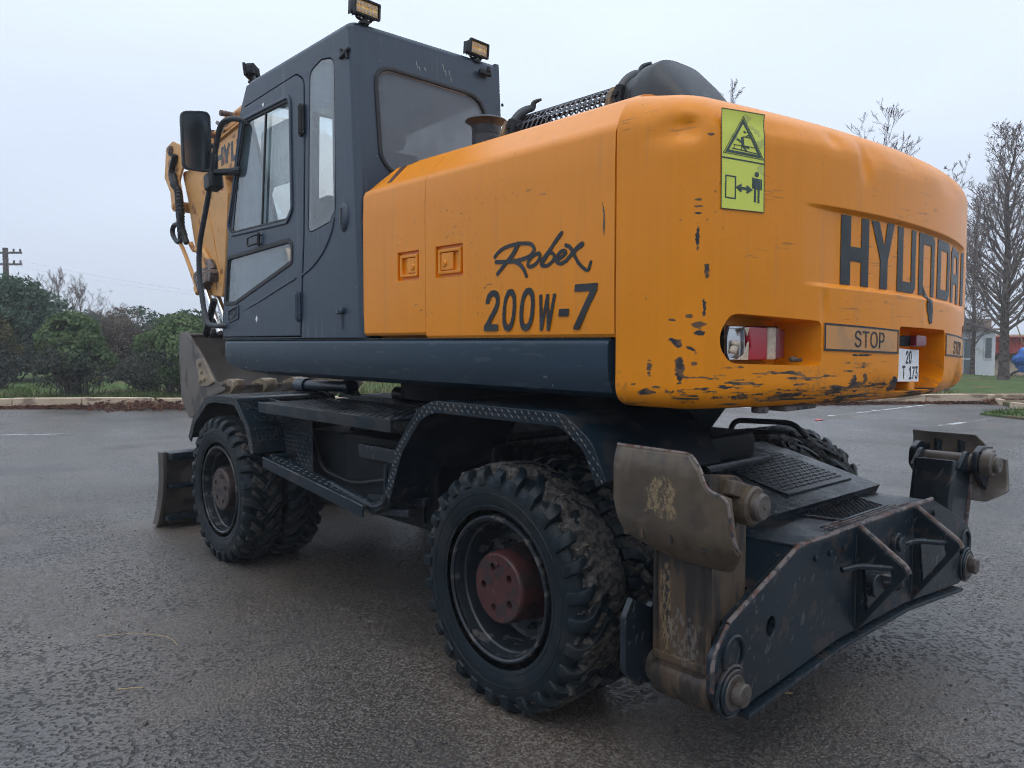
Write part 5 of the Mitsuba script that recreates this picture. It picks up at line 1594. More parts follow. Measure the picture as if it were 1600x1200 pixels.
# lock, latch, hinges, key, small marks
add(CAB + '__door_latch', [plate([(2.80, 1.79, .012), (2.625, 1.822, .012), (2.625, 1.725, .012), (2.80, 1.695, .012)], 'y', YS - .002, YS + .012, .004, holes=[[(2.785, 1.775), (2.64, 1.805), (2.64, 1.737), (2.785, 1.71)]]), box(2.72, 2.785, YS - .01, YS + .008, 1.725, 1.752, .004), box(2.68, 2.715, YS - .01, YS + .010, 1.75, 1.775, .004)], 'm_cab', 30)
add(CAB + '__latch_well', plate([(2.786, 1.776), (2.639, 1.806), (2.639, 1.736), (2.786, 1.709)], 'y', YS + .003, YS + .006, .001), 'm_black', 30)
hd = bend([(2.265, YS + .004, 2.243), (2.265, YS + .04, 2.243), (2.385, YS + .04, 2.232), (2.385, YS + .04, 2.180), (2.285, YS + .04, 2.188), (2.265, YS + .004, 2.19)], .015)
add(CAB + '__door_pull', [tube(hd, .0055, 8), cyl((2.265, YS + .02, 2.175), (2.265, YS + .02, 2.26), .009, 10)], 'm_black', 40)
for z0, z1, x in ((2.755, 2.925, 1.695), (1.70, 1.862, 1.772)):
    add(CAB + '__hinge', [plate([(x - .035, z0), (x + .03, z0), (x + .03, z1), (x - .035, z1)], 'y', YS + .004, YS + .016, .004, r=.008), cyl((x - .002, YS + .014, z0 + .005), (x - .002, YS + .014, z1 - .005), .016, 14), cyl((x - .002, YS + .014, z0 - .012), (x - .002, YS + .014, z1 + .006), .008, 10)] + [bolt((x + q, YS + .015, z), (0, 1, 0), .008, .006) for q in (-.024,) for z in (z0 + .03, z1 - .03)], 'm_black' if z0 > 2 else 'm_cab', 30)
k = lathe([(.0001, .018), (.020, .018), (.034, .014), (.043, .006), (.046, 0), (.046, -.01)], 36)
v = np.array(k.vertices) * [1, 1, 1.75]
add(CAB + '__key_cover', tm(v + [1.243, YS, 2.236], k.faces), 'm_cab', 40)
add(CAB + '__key_slot', plate(rnd([(1.252, 2.285), (1.232, 2.285), (1.232, 2.20), (1.252, 2.20)], .009), 'y', YS + .010, YS + .0195, .001), 'm_black', 30)
add(CAB + '__hook', [cyl((1.305, YS, 1.735), (1.305, YS + .022, 1.735), .013, 14), cyl((1.262, YS, 1.74), (1.262, YS + .022, 1.74), .017, 14), tube(bend([(1.305, YS + .018, 1.735), (1.285, YS + .018, 1.722), (1.262, YS + .018, 1.74)], .01), .007, 8), tube([(1.272, YS + .006, 1.725), (1.270, YS + .006, 1.64)], .0035, 6)], 'm_cab', 40)
add(CAB + '__chip', plate([(2.345, 1.74), (2.335, 1.715), (2.352, 1.695), (2.364, 1.72)], 'y', YS + .0035, YS + .0055, .0005), 'm_white', False)
add(CAB + '__badge_stub', plate([(2.215, 3.045), (2.18, 3.048), (2.195, 3.018)], 'y', YS + .003, YS + .007, .001), 'm_white', False)
add(CAB + '__cable_clip', [obox((1.21, YS + .008, 3.085), (1, 0, -.3), (.3, 0, 1), (0, 1, 0), .10, .022, .016), obox((1.24, YS + .008, 3.095), (.4, 0, 1), (1, 0, -.4), (0, 1, 0), .05, .014, .014), obox((1.185, YS + .008, 3.07), (.2, 0, 1), (1, 0, -.2), (0, 1, 0), .045, .016, .014)], 'm_black')
# pressed crease that sweeps from the door up into the quarter pane
cr = curve([(2.56, YS + .003, 1.775), (2.3, YS + .003, 1.83), (2.0, YS + .003, 1.90), (1.80, YS + .003, 1.945)], 6)
adds(CAB + '__crease', [tube(cr, np.interp(np.linspace(0, 1, len(cr)), [0, .2, 1], [.002, .007, .008]), 10), tube(curve([(1.735, YS - .001, 1.955), (1.60, YS - .001, 2.0), (1.47, YS - .001, 2.075), (1.38, YS - .001, 2.17), (1.345, YS - .001, 2.25)], 8), .008, 10), tube([(1.34, YS - .002, 2.26), (1.325, YS - .002, 2.6), (1.325, YS - .002, 2.9)], [.006, .004, .001], 8)], 'm_cab', 40)

# rear wall and its pane
RW = [(1.105, 3.035, .10), (.372, 3.015, .14), (.30, 2.45, .12), (1.03, 2.49, .10), (1.09, 2.56, .10)]
rw = Polygon([(1.212, 1.595), (.262, 1.595), (.262, 3.212), (1.212, 3.212)])
rear = rw.difference(sh(RW))
add(CAB + '__rear_wall', tilt(put(cat(*[prism(list(p.exterior.coords)[:-1], .04, .004, [list(i.coords)[:-1] for i in p.interiors]) for p in getattr(rear, 'geoms', [rear])]), 'x', 1.060)), 'm_cab', 28)
gs = sh(RW).buffer(.022).difference(sh(RW).buffer(-.004))
add(CAB + '__rear_seal', tilt(put(prism(list(gs.exterior.coords)[:-1], .022, .008, [list(i.coords)[:-1] for i in gs.interiors]), 'x', 1.050)), 'm_gasket', 30)
q = ccw(list(sh(RW).exterior.coords)[:-1])
tri = np.asarray(earcut.triangulate_float64(q, np.array([len(q)], np.uint32))).reshape(-1, 3).astype(int)
add(CAB + '__rear_pane', tilt(tm(np.column_stack([np.full(len(q), 1.068), q[:, 0], q[:, 1]]), tri)), 'm_glass_rear', False)
bead = np.array(list(sh(RW).buffer(-.002).exterior.coords))[:-1]
bd = np.column_stack([np.full(len(bead), 1.063), bead + .004 * (meshkit.noise(np.column_stack([bead, bead[:, :1]]) * 22) - .5)[:, None]])
an = np.arctan2(bd[:, 2] - 2.75, bd[:, 1] - .74)
bd, an = bd[np.argsort(an)], np.sort(an)
add(CAB + '__sealant', tilt(tube(bd[(an > -.75) & (an < 2.4)], .0045, 6)), 'm_lining', 40)

# right wall, front frame, panes there
RWIN = [(2.74, 2.15, .06), (2.52, 3.0, .06), (1.30, 3.05, .06), (1.24, 2.15, .06)]
add(CAB + '__right_wall', plates(sh(OC).difference(sh(RWIN)), .225, .262, .006), 'm_cab', 28)
add(CAB + '__right_pane', pane(sh(RWIN), .245), 'm_glass_wet', False)
fr = [(2.895, 1.70), (2.815, 2.13), (2.70, 2.60), (2.56, 3.03), (2.46, 3.18)]
add(CAB + '__front_post', [tube(curve([(x - .02, y, z) for x, z in fr], 4), .028, 12) for y in (1.205, .262)] + [cyl((2.45, .25, 3.16), (2.45, 1.22, 3.16), .04), cyl((2.88, .25, 1.72), (2.88, 1.22, 1.72), .05), cyl((2.765, .25, 2.28), (2.765, 1.22, 2.28), .022)], 'm_cab', 40)
add(CAB + '__windscreen', grid(np.array([[(x - .012, y, z) for y in (.28, 1.19)] for x, z in [(2.765, 2.30)] + fr[2:]])), 'm_glass_wet', False)
add(CAB + '__lower_windscreen', grid(np.array([[(x - .012, y, z) for y in (.28, 1.19)] for x, z in fr[:2] + [(2.775, 2.27)]])), 'm_glass_clear', False)
# what shows through the panes
add(CAB + '__seat', [box(1.62, 2.15, .50, .98, 1.98, 2.14, .05), plate([(1.66, 2.10), (1.82, 2.10), (1.70, 2.72, .06), (1.55, 2.74, .06)], 'y', .52, .96, .04), box(1.55, 1.66, .62, .86, 2.74, 2.90, .05), box(1.65, 2.1, .55, .93, 1.66, 1.98, .03)], 'm_seat', 30)
add(CAB + '__arm_console', [plate([(1.72, 2.20), (2.28, 2.18), (2.30, 2.26), (2.05, 2.34), (1.92, 2.43), (1.72, 2.44)], 'y', 1.0, 1.10, .02), tube(bend([(2.25, 1.05, 2.25), (2.50, 1.06, 2.27), (2.66, 1.06, 2.22)], .05), .022, 10), tube([(1.95, 1.05, 2.40), (1.90, 1.05, 2.30)], .035, 10)], 'm_seat', 30)
add(CAB + '__steering_column', [tube([(2.72, .74, 1.66), (2.50, .74, 2.32)], .035, 12), tube([(2.47 + .19 * math.cos(a) * .45, .74 + .19 * math.sin(a), 2.34 + .19 * math.cos(a) * .9) for a in np.linspace(0, 2 * math.pi, 40)], .014, 8, False)], 'm_black', 40)
add(CAB + '__sun_blind', plate([(2.40, 2.925, .05), (1.985, 2.935, .05), (2.0, 2.545, .05), (2.415, 2.55, .05)], 'y', 1.172, 1.180, .003), 'm_lining', 30)
add(CAB + '__blind_arm', tube([(2.40, 1.176, 2.72), (2.62, 1.18, 2.715)], .012, 8), 'm_black', 30)
add(CAB + '__wiper', tube(curve([(2.66, 1.10, 2.30), (2.56, .98, 2.75), (2.48, .9, 3.0)], 4), .010, 8), 'm_black', 30)

# work lamps: ribbed black box, two rows of amber cells, stirrup
def work_lamp(c, yaw, pitch, w=.165, lens='m_amber'):
    f = np.array([math.cos(yaw) * math.cos(pitch), math.sin(yaw) * math.cos(pitch), math.sin(pitch)])
    r = np.cross(f, [0, 0, 1.0])
    r /= np.linalg.norm(r)
    u = np.cross(r, f)
    c = np.array(c, float)
    k = CAB + '__work_lamp'
    body = [obox(c, r, u, f, w, .082, .045, .012), obox(c + f * .026 + u * .038, r, u, f, w + .004, .012, .018, .003), obox(c + f * .026 - u * .038, r, u, f, w + .004, .012, .018, .003), obox(c + f * .026 + r * w * .48, r, u, f, .012, .08, .018, .003), obox(c + f * .026 - r * w * .48, r, u, f, .012, .08, .018, .003)]
    body += [obox(c - f * (.026 + .003), r, u, f, .006, .07, .02, .002)]
    for i in np.linspace(-.42, .42, 7):
        body.append(obox(c - f * .03 + r * w * i, r, u, f, .006, .07, .022, .002))
    n = sum(1 for q in scene if q.startswith(k) and '_lens' not in q and '_bracket' not in q and '_cell' not in q)
    add(k, body, 'm_black', 30)
    s = '' if n == 0 else f'_{n:03d}'
    add(k + '_lens' , [obox(c + f * .0235, r, u, f, w * .88, .062, .004, .001)], lens, False)
    cells = []
    for i in range(6):
        for j in (-1, 1):
            cells.append(obox(c + f * .0265 + r * w * (-.36 + .144 * i) + u * .016 * j, r, u, f, w * .10, .018, .004, .002))
    add(k + '_cell', cells, 'm_reflector' if lens == 'm_amber' else lens, False)
    lamp_bot = c - u * .042
    add(k + '_bracket', [tube(bend([c + r * w * .30, c + r * w * .30 - u * .055, c - r * w * .30 - u * .055, c - r * w * .30], .02), .007, 8), cyl(lamp_bot - [0, 0, .002], lamp_bot - [0, 0, .05], .012, 10), obox(lamp_bot - np.array([0, 0, .028]), (1, 0, 0), (0, 1, 0), (0, 0, 1), .05, .05, .02)], 'm_black', 40)


work_lamp((1.160, 1.165, 3.318), math.pi + .10, -.06)
work_lamp((1.160, .402, 3.300), math.pi + .10, -.10, .150)
work_lamp((2.80, 1.06, 3.435), .84, -.12, .14, 'm_dark_lens')
add(CAB + '__lamp_bracket', [tube(bend([(2.44, 1.10, 3.20), (2.70, 1.08, 3.32), (2.77, 1.06, 3.40)], .05), .016, 8)], 'm_black', 40)
adds(CAB + '__lamp_clamp', [obox((1.125, .36, 3.165), (0, 1, 0), (1, 0, 0), (0, 0, 1), .09, .03, .03), cyl((1.11, .345, 3.17), (1.11, .345, 3.20), .012, 8), cyl((1.118, .235, 3.0), (1.112, .235, 3.0), .010, 12)], 'm_black', 30)
labels[CAB + '__work_lamp'] = {'label': 'black work lamp with amber cells'}

# handrail, mirror
RAIL = X_ + 'handrail'
rl = bend([(2.45, 1.235, 2.995), (2.60, 1.30, 3.035), (2.765, 1.30, 3.025), (2.85, 1.30, 2.88), (2.985, 1.30, 2.60), (3.19, 1.30, 2.25), (3.20, 1.30, 2.05), (3.12, 1.30, 1.80), (3.06, 1.30, 1.69), (2.88, 1.28, 1.68), (2.86, 1.245, 1.685)], .10, 8)
add(RAIL, tube(rl, .0185, 14), 'm_plastic', 40)
adds(RAIL + '__mount', [cyl((2.47, 1.22, 2.99), (2.44, 1.25, 2.995), .03, 12), obox((2.90, 1.30, 2.665), (1, 0, -.15), (0, 1, 0), (.15, 0, 1), .125, .10, .105, .012), tube([(2.84, 1.30, 2.72), (2.60, 1.235, 2.70)], .024, 10), cyl((2.64, 1.25, 2.70), (2.58, 1.23, 2.70), .035, 12)], 'm_black', 30)
MI = X_ + 'mirror'
c = np.array([2.957, 1.39, 2.935])
f = np.array([-.90, .10, -.16]); f /= np.linalg.norm(f)
r = np.cross(f, [0.0, .06, 1.0]); r /= np.linalg.norm(r)
u = np.cross(r, f)


def framed(m, off=0.0):
    v = np.array(m.vertices)
    return tm(c + v[:, :1] * r + v[:, 1:2] * u + (v[:, 2:3] + off) * f, m.faces)


o = [(-.100, -.205, .045), (.092, -.19, .045), (.092, .19, .05), (-.100, .205, .05)]
i_ = [(-.087, -.189, .037), (.078, -.175, .037), (.078, .175, .04), (-.087, .189, .04)]
add(MI, [framed(prism(rnd(o, 0), .055, .022, nb=4), -.06), framed(prism(rnd(o, 0), .012, .004, [rnd(i_, 0)]), -.006)], 'm_plastic', 35)
add(MI + '__mirror_glass', framed(prism(rnd(i_, 0), .003, 0), -.003), 'm_mirror', False)
add(MI + '__mirror_arm', tube(bend([tuple(c - r * .07 - u * .02 - f * .05), tuple(c - r * .125 - u * .02 - f * .03), (2.84, 1.30, 2.84), (2.87, 1.30, 2.70)], .06), .014, 10), 'm_black', 40)

# dribbles of white paint above the rear pane
for y0, z0, z1 in ((.845, 3.122, 3.085), (.828, 3.098, 3.078), (.790, 3.100, 3.083), (.660, 3.150, 3.112), (.645, 3.120, 3.088), (.618, 3.125, 3.095), (.607, 3.085, 3.066)):
    add(CAB + '__paint_dribble', tilt(plate([(y0, z0), (y0 - .004, z0 + .002), (y0 - .011, z1 + .004), (y0 - .014, z1), (y0 - .009, z1)], 'x', 1.0585, 1.0597, 0)), 'm_lining', False)

# ---------------------------------------------------------------- boom, stick, bucket folded ahead of the cab
BO = X_ + 'boom'
top = [(3.0, 2.30), (3.5, 3.0), (4.0, 3.48), (4.5, 3.68), (4.906, 3.650), (5.461, 3.575), (6.05, 3.60, .05), (6.30, 3.56, .05), (6.32, 3.44, .05), (6.18, 3.40, .03), (5.75, 3.315), (5.393, 3.272), (5.0, 3.22), (4.5, 3.05), (3.9, 2.6), (3.4, 1.95), (3.1, 1.85)]
add(BO, plate(top, 'y', -.18, .25, .012, r=.04), 'm_boom', 28)
add(BO + '__cap_plate', [plate([(4.85, 3.655), (5.45, 3.585), (6.02, 3.607), (6.02, 3.625), (5.45, 3.603), (4.85, 3.675)], 'y', -.20, .275, .004)], 'm_boom', 28)
# stick cylinder along the top of the boom, with its pipes
add(BO + '__stick_cylinder', [cyl((4.2, .06, 3.98), (5.55, .06, 3.83), .075, 24), cyl((5.55, .06, 3.83), (5.62, .06, 3.822), .09, 24), cyl((5.62, .06, 3.822), (6.5, .06, 3.74), .045, 20)], 'm_boom', 30)
adds(BO + '__boom_pipe', [tube(bend([(4.4, .20, 3.80), (5.30, .20, 3.72), (5.75, .20, 3.73), (6.15, .22, 3.66)], .1), .018, 8), tube(bend([(4.4, .13, 3.83), (5.30, .13, 3.745), (6.0, .13, 3.70)], .1), .018, 8), tube(bend([(4.4, .24, 3.74), (5.2, .24, 3.68), (5.5, .24, 3.70)], .1), .015, 8)], 'm_boom', 40)
adds(BO + '__pipe_clamp', [box(5.28, 5.33, .09, .26, 3.66, 3.77, .006), box(5.70, 5.75, .09, .26, 3.69, 3.77, .006), cyl((5.50, .2, 3.78), (5.58, .2, 3.82), .02, 8), cyl((5.36, .12, 3.86), (5.36, .26, 3.86), .03, 10)], 'm_edge', 30)
bl_ = []


def boom_letter(strokes, x, w, z0, h, slope):
    g = unary_union([LineString([(x - u * w, z0 + v * h - slope * (u * w)) for u, v in s]).buffer(.024, cap_style=2, join_style=2) for s in strokes])
    return shape_plate(g, 'y', .2505, .2525)


for ch_, x in (('H', 5.48), ('Y', 5.30), ('U', 5.10), ('N', 4.91), ('D', 4.72), ('A', 4.53), ('I', 4.34)):
    st = {'H': [[(0, 0), (0, 1)], [(1, 0), (1, 1)], [(0, .5), (1, .5)]], 'Y': [[(0, 1), (.5, .45), (1, 1)], [(.5, .45), (.5, 0)]], 'U': [[(0, 1), (0, .1), (1, .1), (1, 1)]], 'N': [[(0, 0), (0, .9), (1, .9), (1, 0)]],
          'D': [[(0, .1), (0, .9), (.9, .9), (.9, .1), (0, .1)]], 'A': [[(0, 0), (0, .9), (1, .9), (1, 0)], [(0, .5), (1, .5)]], 'I': [[(0, 0), (0, 1)]]}[ch_]
    bl_.append(boom_letter(st, x, .135, 3.335 + (5.4 - x) * .03, .185, -.02))
add(BO + '__lettering', bl_, 'm_decal', False)
for s in (.34, -.28):
    add(BO + '__boom_cylinder', [cyl((3.15, s, 1.70), (4.0, s, 2.6), .085), cyl((4.0, s, 2.6), (4.45, s, 3.08), .05)], 'm_boom', 30)

ST = X_ + 'stick'
side = [(6.50, 3.46, .05), (6.0, 3.42), (5.60, 3.36, .04), (5.34, 3.28, .04), (5.24, 3.05, .04), (5.36, 2.31), (5.44, 2.03, .04), (5.80, 2.07, .04), (5.93, 2.14), (6.09, 2.43), (6.22, 2.78), (6.34, 3.14)]
add(ST, plate(side, 'y', -.10, .245, .014, r=.02), 'm_boom', 28)
add(ST + '__side_rib', [plate([(5.92, 3.262), (5.90, 3.262), (5.43, 2.16), (5.455, 2.16)], 'y', .244, .256, .003), tube(bend([(5.91, .25, 3.26), (5.72, .25, 2.90), (5.45, .25, 2.18)], .1), .006, 6)], 'm_boom', 30)
br = [(6.80, 3.765, .04), (6.58, 3.800, .04), (6.32, 3.705, .06), (6.12, 3.55, .06), (6.30, 3.46, .05), (6.42, 3.34, .04), (6.36, 3.20, .03), (6.32, 2.99, .03), (6.50, 2.99, .04), (6.66, 3.09, .05), (6.70, 3.26), (6.87, 3.44, .03)]
for y in (.285, -.155):
    add(ST + '__head_plate', plate(br, 'y', y, y + .025, .006), 'm_boom', 28)
for x, z in ((6.62, 3.70), (6.52, 3.075), (6.22, 3.54)):
    add(ST + '__head_pin', [cyl((x, -.19, z), (x, .335, z), .058, 24), cyl((x, .335, z), (x, .35, z), .035, 16)], 'm_edge' if z > 3.6 else 'm_boom', 30)
hs = curve([(6.42, .34, 3.62), (6.52, .35, 3.44), (6.44, .36, 3.31), (6.27, .37, 3.20), (6.20, .37, 2.98), (6.22, .36, 2.81), (6.13, .34, 2.63)], 12)
add(ST + '__hose', tube(hs, .032, 12), 'm_black', 40)
add(ST + '__hose', tube(curve([(6.50, .33, 3.42), (6.37, .35, 3.24), (6.31, .36, 2.98), (6.30, .35, 2.75), (6.34, .33, 2.68)], 10), .026, 12), 'm_black', 40)
sp = []
for i in range(24):
    j = int(len(hs) * (.36 + .024 * i))
    if j + 1 < len(hs):
        d = hs[j + 1] - hs[j]
        d /= np.linalg.norm(d)
        sp.append(cyl(hs[j] - d * .008, hs[j] + d * .008, .040, 14, .003))
add(ST + '__hose_coil', sp, 'm_gasket', 30)
add(ST + '__hose_loop', tube(curve([(6.23, .34, 2.76), (6.26, .34, 2.69), (6.38, .34, 2.665), (6.50, .34, 2.72), (6.56, .34, 2.80), (6.50, .34, 2.86), (6.36, .34, 2.86), (6.30, .33, 2.84)], 8), .026, 10), 'm_black', 40)
add(ST + '__steel_pipe', [tube(curve([(6.36, .33, 2.66), (6.22, .33, 2.53), (6.0, .33, 2.28), (5.89, .33, 2.14)], 8), .022, 8), tube(bend([(6.13, .30, 2.64), (6.10, .28, 2.56), (5.85, .27, 2.54), (5.75, .27, 2.46), (5.60, .27, 2.33)], .04), .028, 8), cyl((5.90, .33, 2.15), (5.84, .33, 2.08), .035, 10)], 'm_boom', 40)
add(ST + '__pipe_end', [cyl((5.66, .28, 2.40), (5.55, .28, 2.30), .045, 12), obox((5.57, .29, 2.27), (.8, 0, .6), (0, 1, 0), (-.6, 0, .8), .14, .09, .12)], 'm_edge', 30)
BC = ST + '__bucket_cylinder'
add(BC, [cyl((5.95, .10, 2.55), (5.70, .10, 2.16), .085, 20), cyl((5.74, .10, 2.22), (5.66, .10, 2.10), .10, 20)], 'm_boom', 30)
for y in (.30, .20):
    add(ST + '__cylinder_rod', cyl((5.76, y, 2.15), (5.36, y, 1.66), .034, 16), 'm_chrome', 30)
add(ST + '__rod_collar', [cyl((5.86, .25, 2.28), (5.74, .25, 2.13), .125, 24)], 'm_edge', 30)
add(ST + '__link', [tube([(5.32, .37, 1.99), (5.60, .37, 1.60)], .034, 10), cyl((5.55, -.2, 1.66), (5.55, .32, 1.66), .05)], 'm_black', 30)

BU = X_ + 'bucket'
lip, low = (4.52, 1.175), (5.30, .80)
out = [(5.59, 1.649, .02), (5.40, 1.672, .02), (5.09, 1.492, .03), (4.83, 1.31, .06), (4.70, 1.20, .05), (4.52, 1.20, .02), (4.50, 1.16), (4.78, 1.07), (5.34, .80, .10), (5.56, 1.0, .12), (5.60, 1.3)]
for i, y in enumerate((.60, -.76)):
    add(BU + '__side_plate', plate(out, 'y', y, y + .03, .006), 'm_bucket', 28)
P = curve([(4.50, 1.165), (4.80, 1.06), (5.10, .92), (5.32, .83), (5.50, .90), (5.585, 1.12), (5.60, 1.38), (5.57, 1.62)], 6)
Q = P + .022 * np.column_stack([-np.gradient(P[:, 1]), np.gradient(P[:, 0])]) / np.linalg.norm(np.gradient(P, axis=0), axis=1, keepdims=True)
add(BU, [plate(np.vstack([P, Q[::-1]]), 'y', -.755, .605, .003), cyl((5.57, -.75, 1.64), (5.57, .62, 1.64), .022, 12)], 'm_bucket', 30)
add(BU + '__side_cutter', [plate([(5.10, 1.40), (4.92, 1.42), (4.78, 1.30), (4.66, 1.20), (4.80, 1.16), (4.98, 1.15)], 'y', .628, .650, .005, r=.03)] + [bolt((x, .65, z), (0, 1, 0), .022, .02) for x, z in ((4.98, 1.36), (4.94, 1.29), (4.88, 1.22), (4.97, 1.20))], 'm_tooth', 30)
add(BU + '__lip', plate([(4.44, 1.175), (4.72, 1.115), (4.72, 1.075), (4.44, 1.135)], 'y', -.765, .635, .006), 'm_bucket', 30)
for y in (.53, .22, -.10, -.42, -.70):
    t = cat(plate([(4.36, 1.215, .01), (4.50, 1.235, .02), (4.70, 1.19, .02), (4.72, 1.06), (4.50, 1.06), (4.36, 1.16)], 'y', y - .055, y + .055, .012), box(4.34, 4.42, y - .045, y + .045, 1.172, 1.232, .012), box(4.52, 4.60, y - .062, y + .062, 1.08, 1.215, .015))
    add(BU + '__tooth', t, 'm_tooth', 28)
adds(BU + '__ear', [plate([(5.58, 1.2), (5.60, 1.62), (5.75, 1.70), (5.80, 1.5), (5.72, 1.25)], 'y', y, y + .03, .005) for y in (.16, -.06)], 'm_bucket', 30)

# ---------------------------------------------------------------- planting
def leaf_cloud(lobes, n, size, seed, shell=.55, squash=1.0, up=.3):
    """Small leaves spread through overlapping lobes (centre, radii), thicker towards each lobe's skin."""
    r = np.random.default_rng(seed)
    vol = np.array([np.prod(q[1]) for q in lobes]) ** .8
    pick = r.choice(len(lobes), n, p=vol / vol.sum())
    c = np.array([lobes[i][0] for i in pick])
    s = np.array([lobes[i][1] for i in pick])
    d = r.normal(0, 1, (n, 3))
    d /= np.linalg.norm(d, axis=1, keepdims=True)
    rad = shell + (1 - shell) * r.uniform(0, 1, (n, 1)) ** .6
    P = c + d * s * rad
    P += .16 * (np.stack([meshkit.noise(P * 2.1 + 5 * k, seed + k) for k in range(3)], 1) - .5) * s.mean()
    keep = meshkit.fbm(P * 2.6 + seed, 3, seed) > .40
    P, d = P[keep], d[keep]
    n = len(P)
    nrm = d + r.normal(0, .6, (n, 3)) + [0, 0, up]
    nrm /= np.linalg.norm(nrm, axis=1, keepdims=True)
    a = r.normal(0, 1, (n, 3))
    a -= nrm * np.sum(a * nrm, 1, keepdims=True)
    a /= np.linalg.norm(a, axis=1, keepdims=True)
    b = np.cross(nrm, a)
    k = size * r.uniform(.6, 1.4, (n, 1))
    V = np.stack([P - a * k, P - b * k * .5, P + a * k, P + b * k * .5], 1).reshape(-1, 3)
    q = np.arange(n)[:, None] * 4
    return tm(V, np.vstack([q + [0, 1, 2], q + [0, 2, 3]]))


def strand(P0, P1, r0, r1, seed, k=4, wob=.06, n=4):
    r = np.random.default_rng(seed)
    L = np.linalg.norm(np.array(P1) - P0)
    t = np.linspace(0, 1, k)
    P = np.array(P0) + np.outer(t, np.array(P1) - P0)
    P[1:-1] += r.normal(0, wob * L, (k - 2, 3))
    return tube(P, np.linspace(r0, r1, k), n, False)


def bush(key, base, w, h, label, cat, leaf, n, size, seed, low=.38, group=None, stems=60, tilt_=0.0, lobes_n=12):
    """Shrub on short stems: a leafy crown above a skirt of bare twigs."""
    r = np.random.default_rng(seed)
    base = np.array(base, float)
    k = numbered(key)
    lobes = []
    for i in range(lobes_n):
        a, q = r.uniform(0, 2 * math.pi), r.uniform(0.1, .72)
        z = h * (low + (.86 - low) * r.uniform(0, 1)) * (1 - .35 * q)
        rr = w * r.uniform(.24, .36)
        lobes.append((base + [w * .62 * q * math.cos(a), w * .62 * q * math.sin(a), max(z, h * low)], np.array([rr, rr, min(rr * .8, h * .24)])))
    skirt = [(base + [w * .40 * math.cos(a), w * .40 * math.sin(a), h * z], np.array([w * .30, w * .30, h * .17])) for a, z in zip(np.arange(8) * .785, r.uniform(.26, .46, 8))]
    add(k + '__dry_skirt', leaf_cloud(skirt, n // 4, size * .75, seed + 5, .2), 'm_leaf_grey', False)
    lobes.append((base + [0, 0, h * .74], np.array([w * .42, w * .42, h * .26])))
    add(k + '__crown', leaf_cloud(lobes, n, size, seed), leaf, False)
    m = []
    for i in range(stems):
        a, q = r.uniform(0, 2 * math.pi), math.sqrt(r.uniform(0, 1)) * .95
        top = base + [w * .55 * q * math.cos(a), w * .55 * q * math.sin(a), h * r.uniform(.4, .8)]
        b0 = base + [w * .10 * r.normal(), w * .10 * r.normal(), -.05]
        m.append(strand(b0, top, .016, .005, seed * 100 + i, 5, .09))
        for j in range(5):
            p = b0 + (top - b0) * r.uniform(.3, 1)
            m.append(strand(p, p + r.normal(0, .16, 3) * w * .8 + [0, 0, .12], .008, .003, seed * 1000 + i * 9 + j, 3, .05, 3))
    add(k + '__stems', m, 'm_stem', False)
    labels[k] = {'label': label, 'category': cat}
    if group:
        labels[k]['group'] = group
    return k


bush('bush', (19.89, -1.63, .17), 1.62, 2.2, 'rounded green bush with bare twiggy underside right behind the pale kerb', 'bush', 'm_leaf_bright', 15000, .060, 21, .36, stems=55)
bush('bush', (18.15, -3.66, .17), 1.85, 2.1, 'green bush with a pale tuft of leaves beside the excavator bucket', 'bush', 'm_leaf_bright', 15000, .060, 22, .34, stems=55)
k = bush('evergreen_tree', (29.0, -1.5, .2), 3.5, 3.75, 'large dark evergreen tree at the left edge under the utility pole', 'tree', 'm_leaf_dark', 26000, .085, 23, .20, stems=40, lobes_n=18)
bush('bush', (24.6, -.75, .17), 1.0, 2.1, 'dull yellowish green bush at the far left edge of the photo', 'bush', 'm_leaf_olive', 6000, .06, 24, .30, stems=40)
bush('bush', (27.2, -4.9, .17), 1.9, 2.7, 'leafless brown thicket between the two green bushes', 'bush', 'm_leaf_brown', 2600, .05, 25, .3, stems=190)
bush('bush', (20.5, -3.6, .17), 1.5, 1.2, 'low scrub of grey twigs in the gap between the two green bushes', 'bush', 'm_leaf_grey', 2200, .05, 26, .3, stems=70)
far = [(40.2, -9.2, 3.2, 3.3, 'dark green tree showing behind the brown thicket'), (38.3, -11.3, 3.6, 3.2, 'dark green tree above the pale-tufted bush, next to the handrail'), (43.8, -7.6, 3.4, 3.2, 'far dark tree in the dip right of the big evergreen'),
       (40.5, -14.9, 4.0, 3.6, 'dark tree seen through the lower pane of the cab door'), (46.3, -2.2, 5.0, 4.6, 'broad dark tree behind the utility pole')]
for i, (x, y, w, h, t_) in enumerate(far):
    bush('hedge_tree', (x, y, .1), w, h, t_, 'tree', 'm_leaf_dark', 9000, .11, 40 + i, .12, group='trees of the far tree line', stems=14, lobes_n=14)


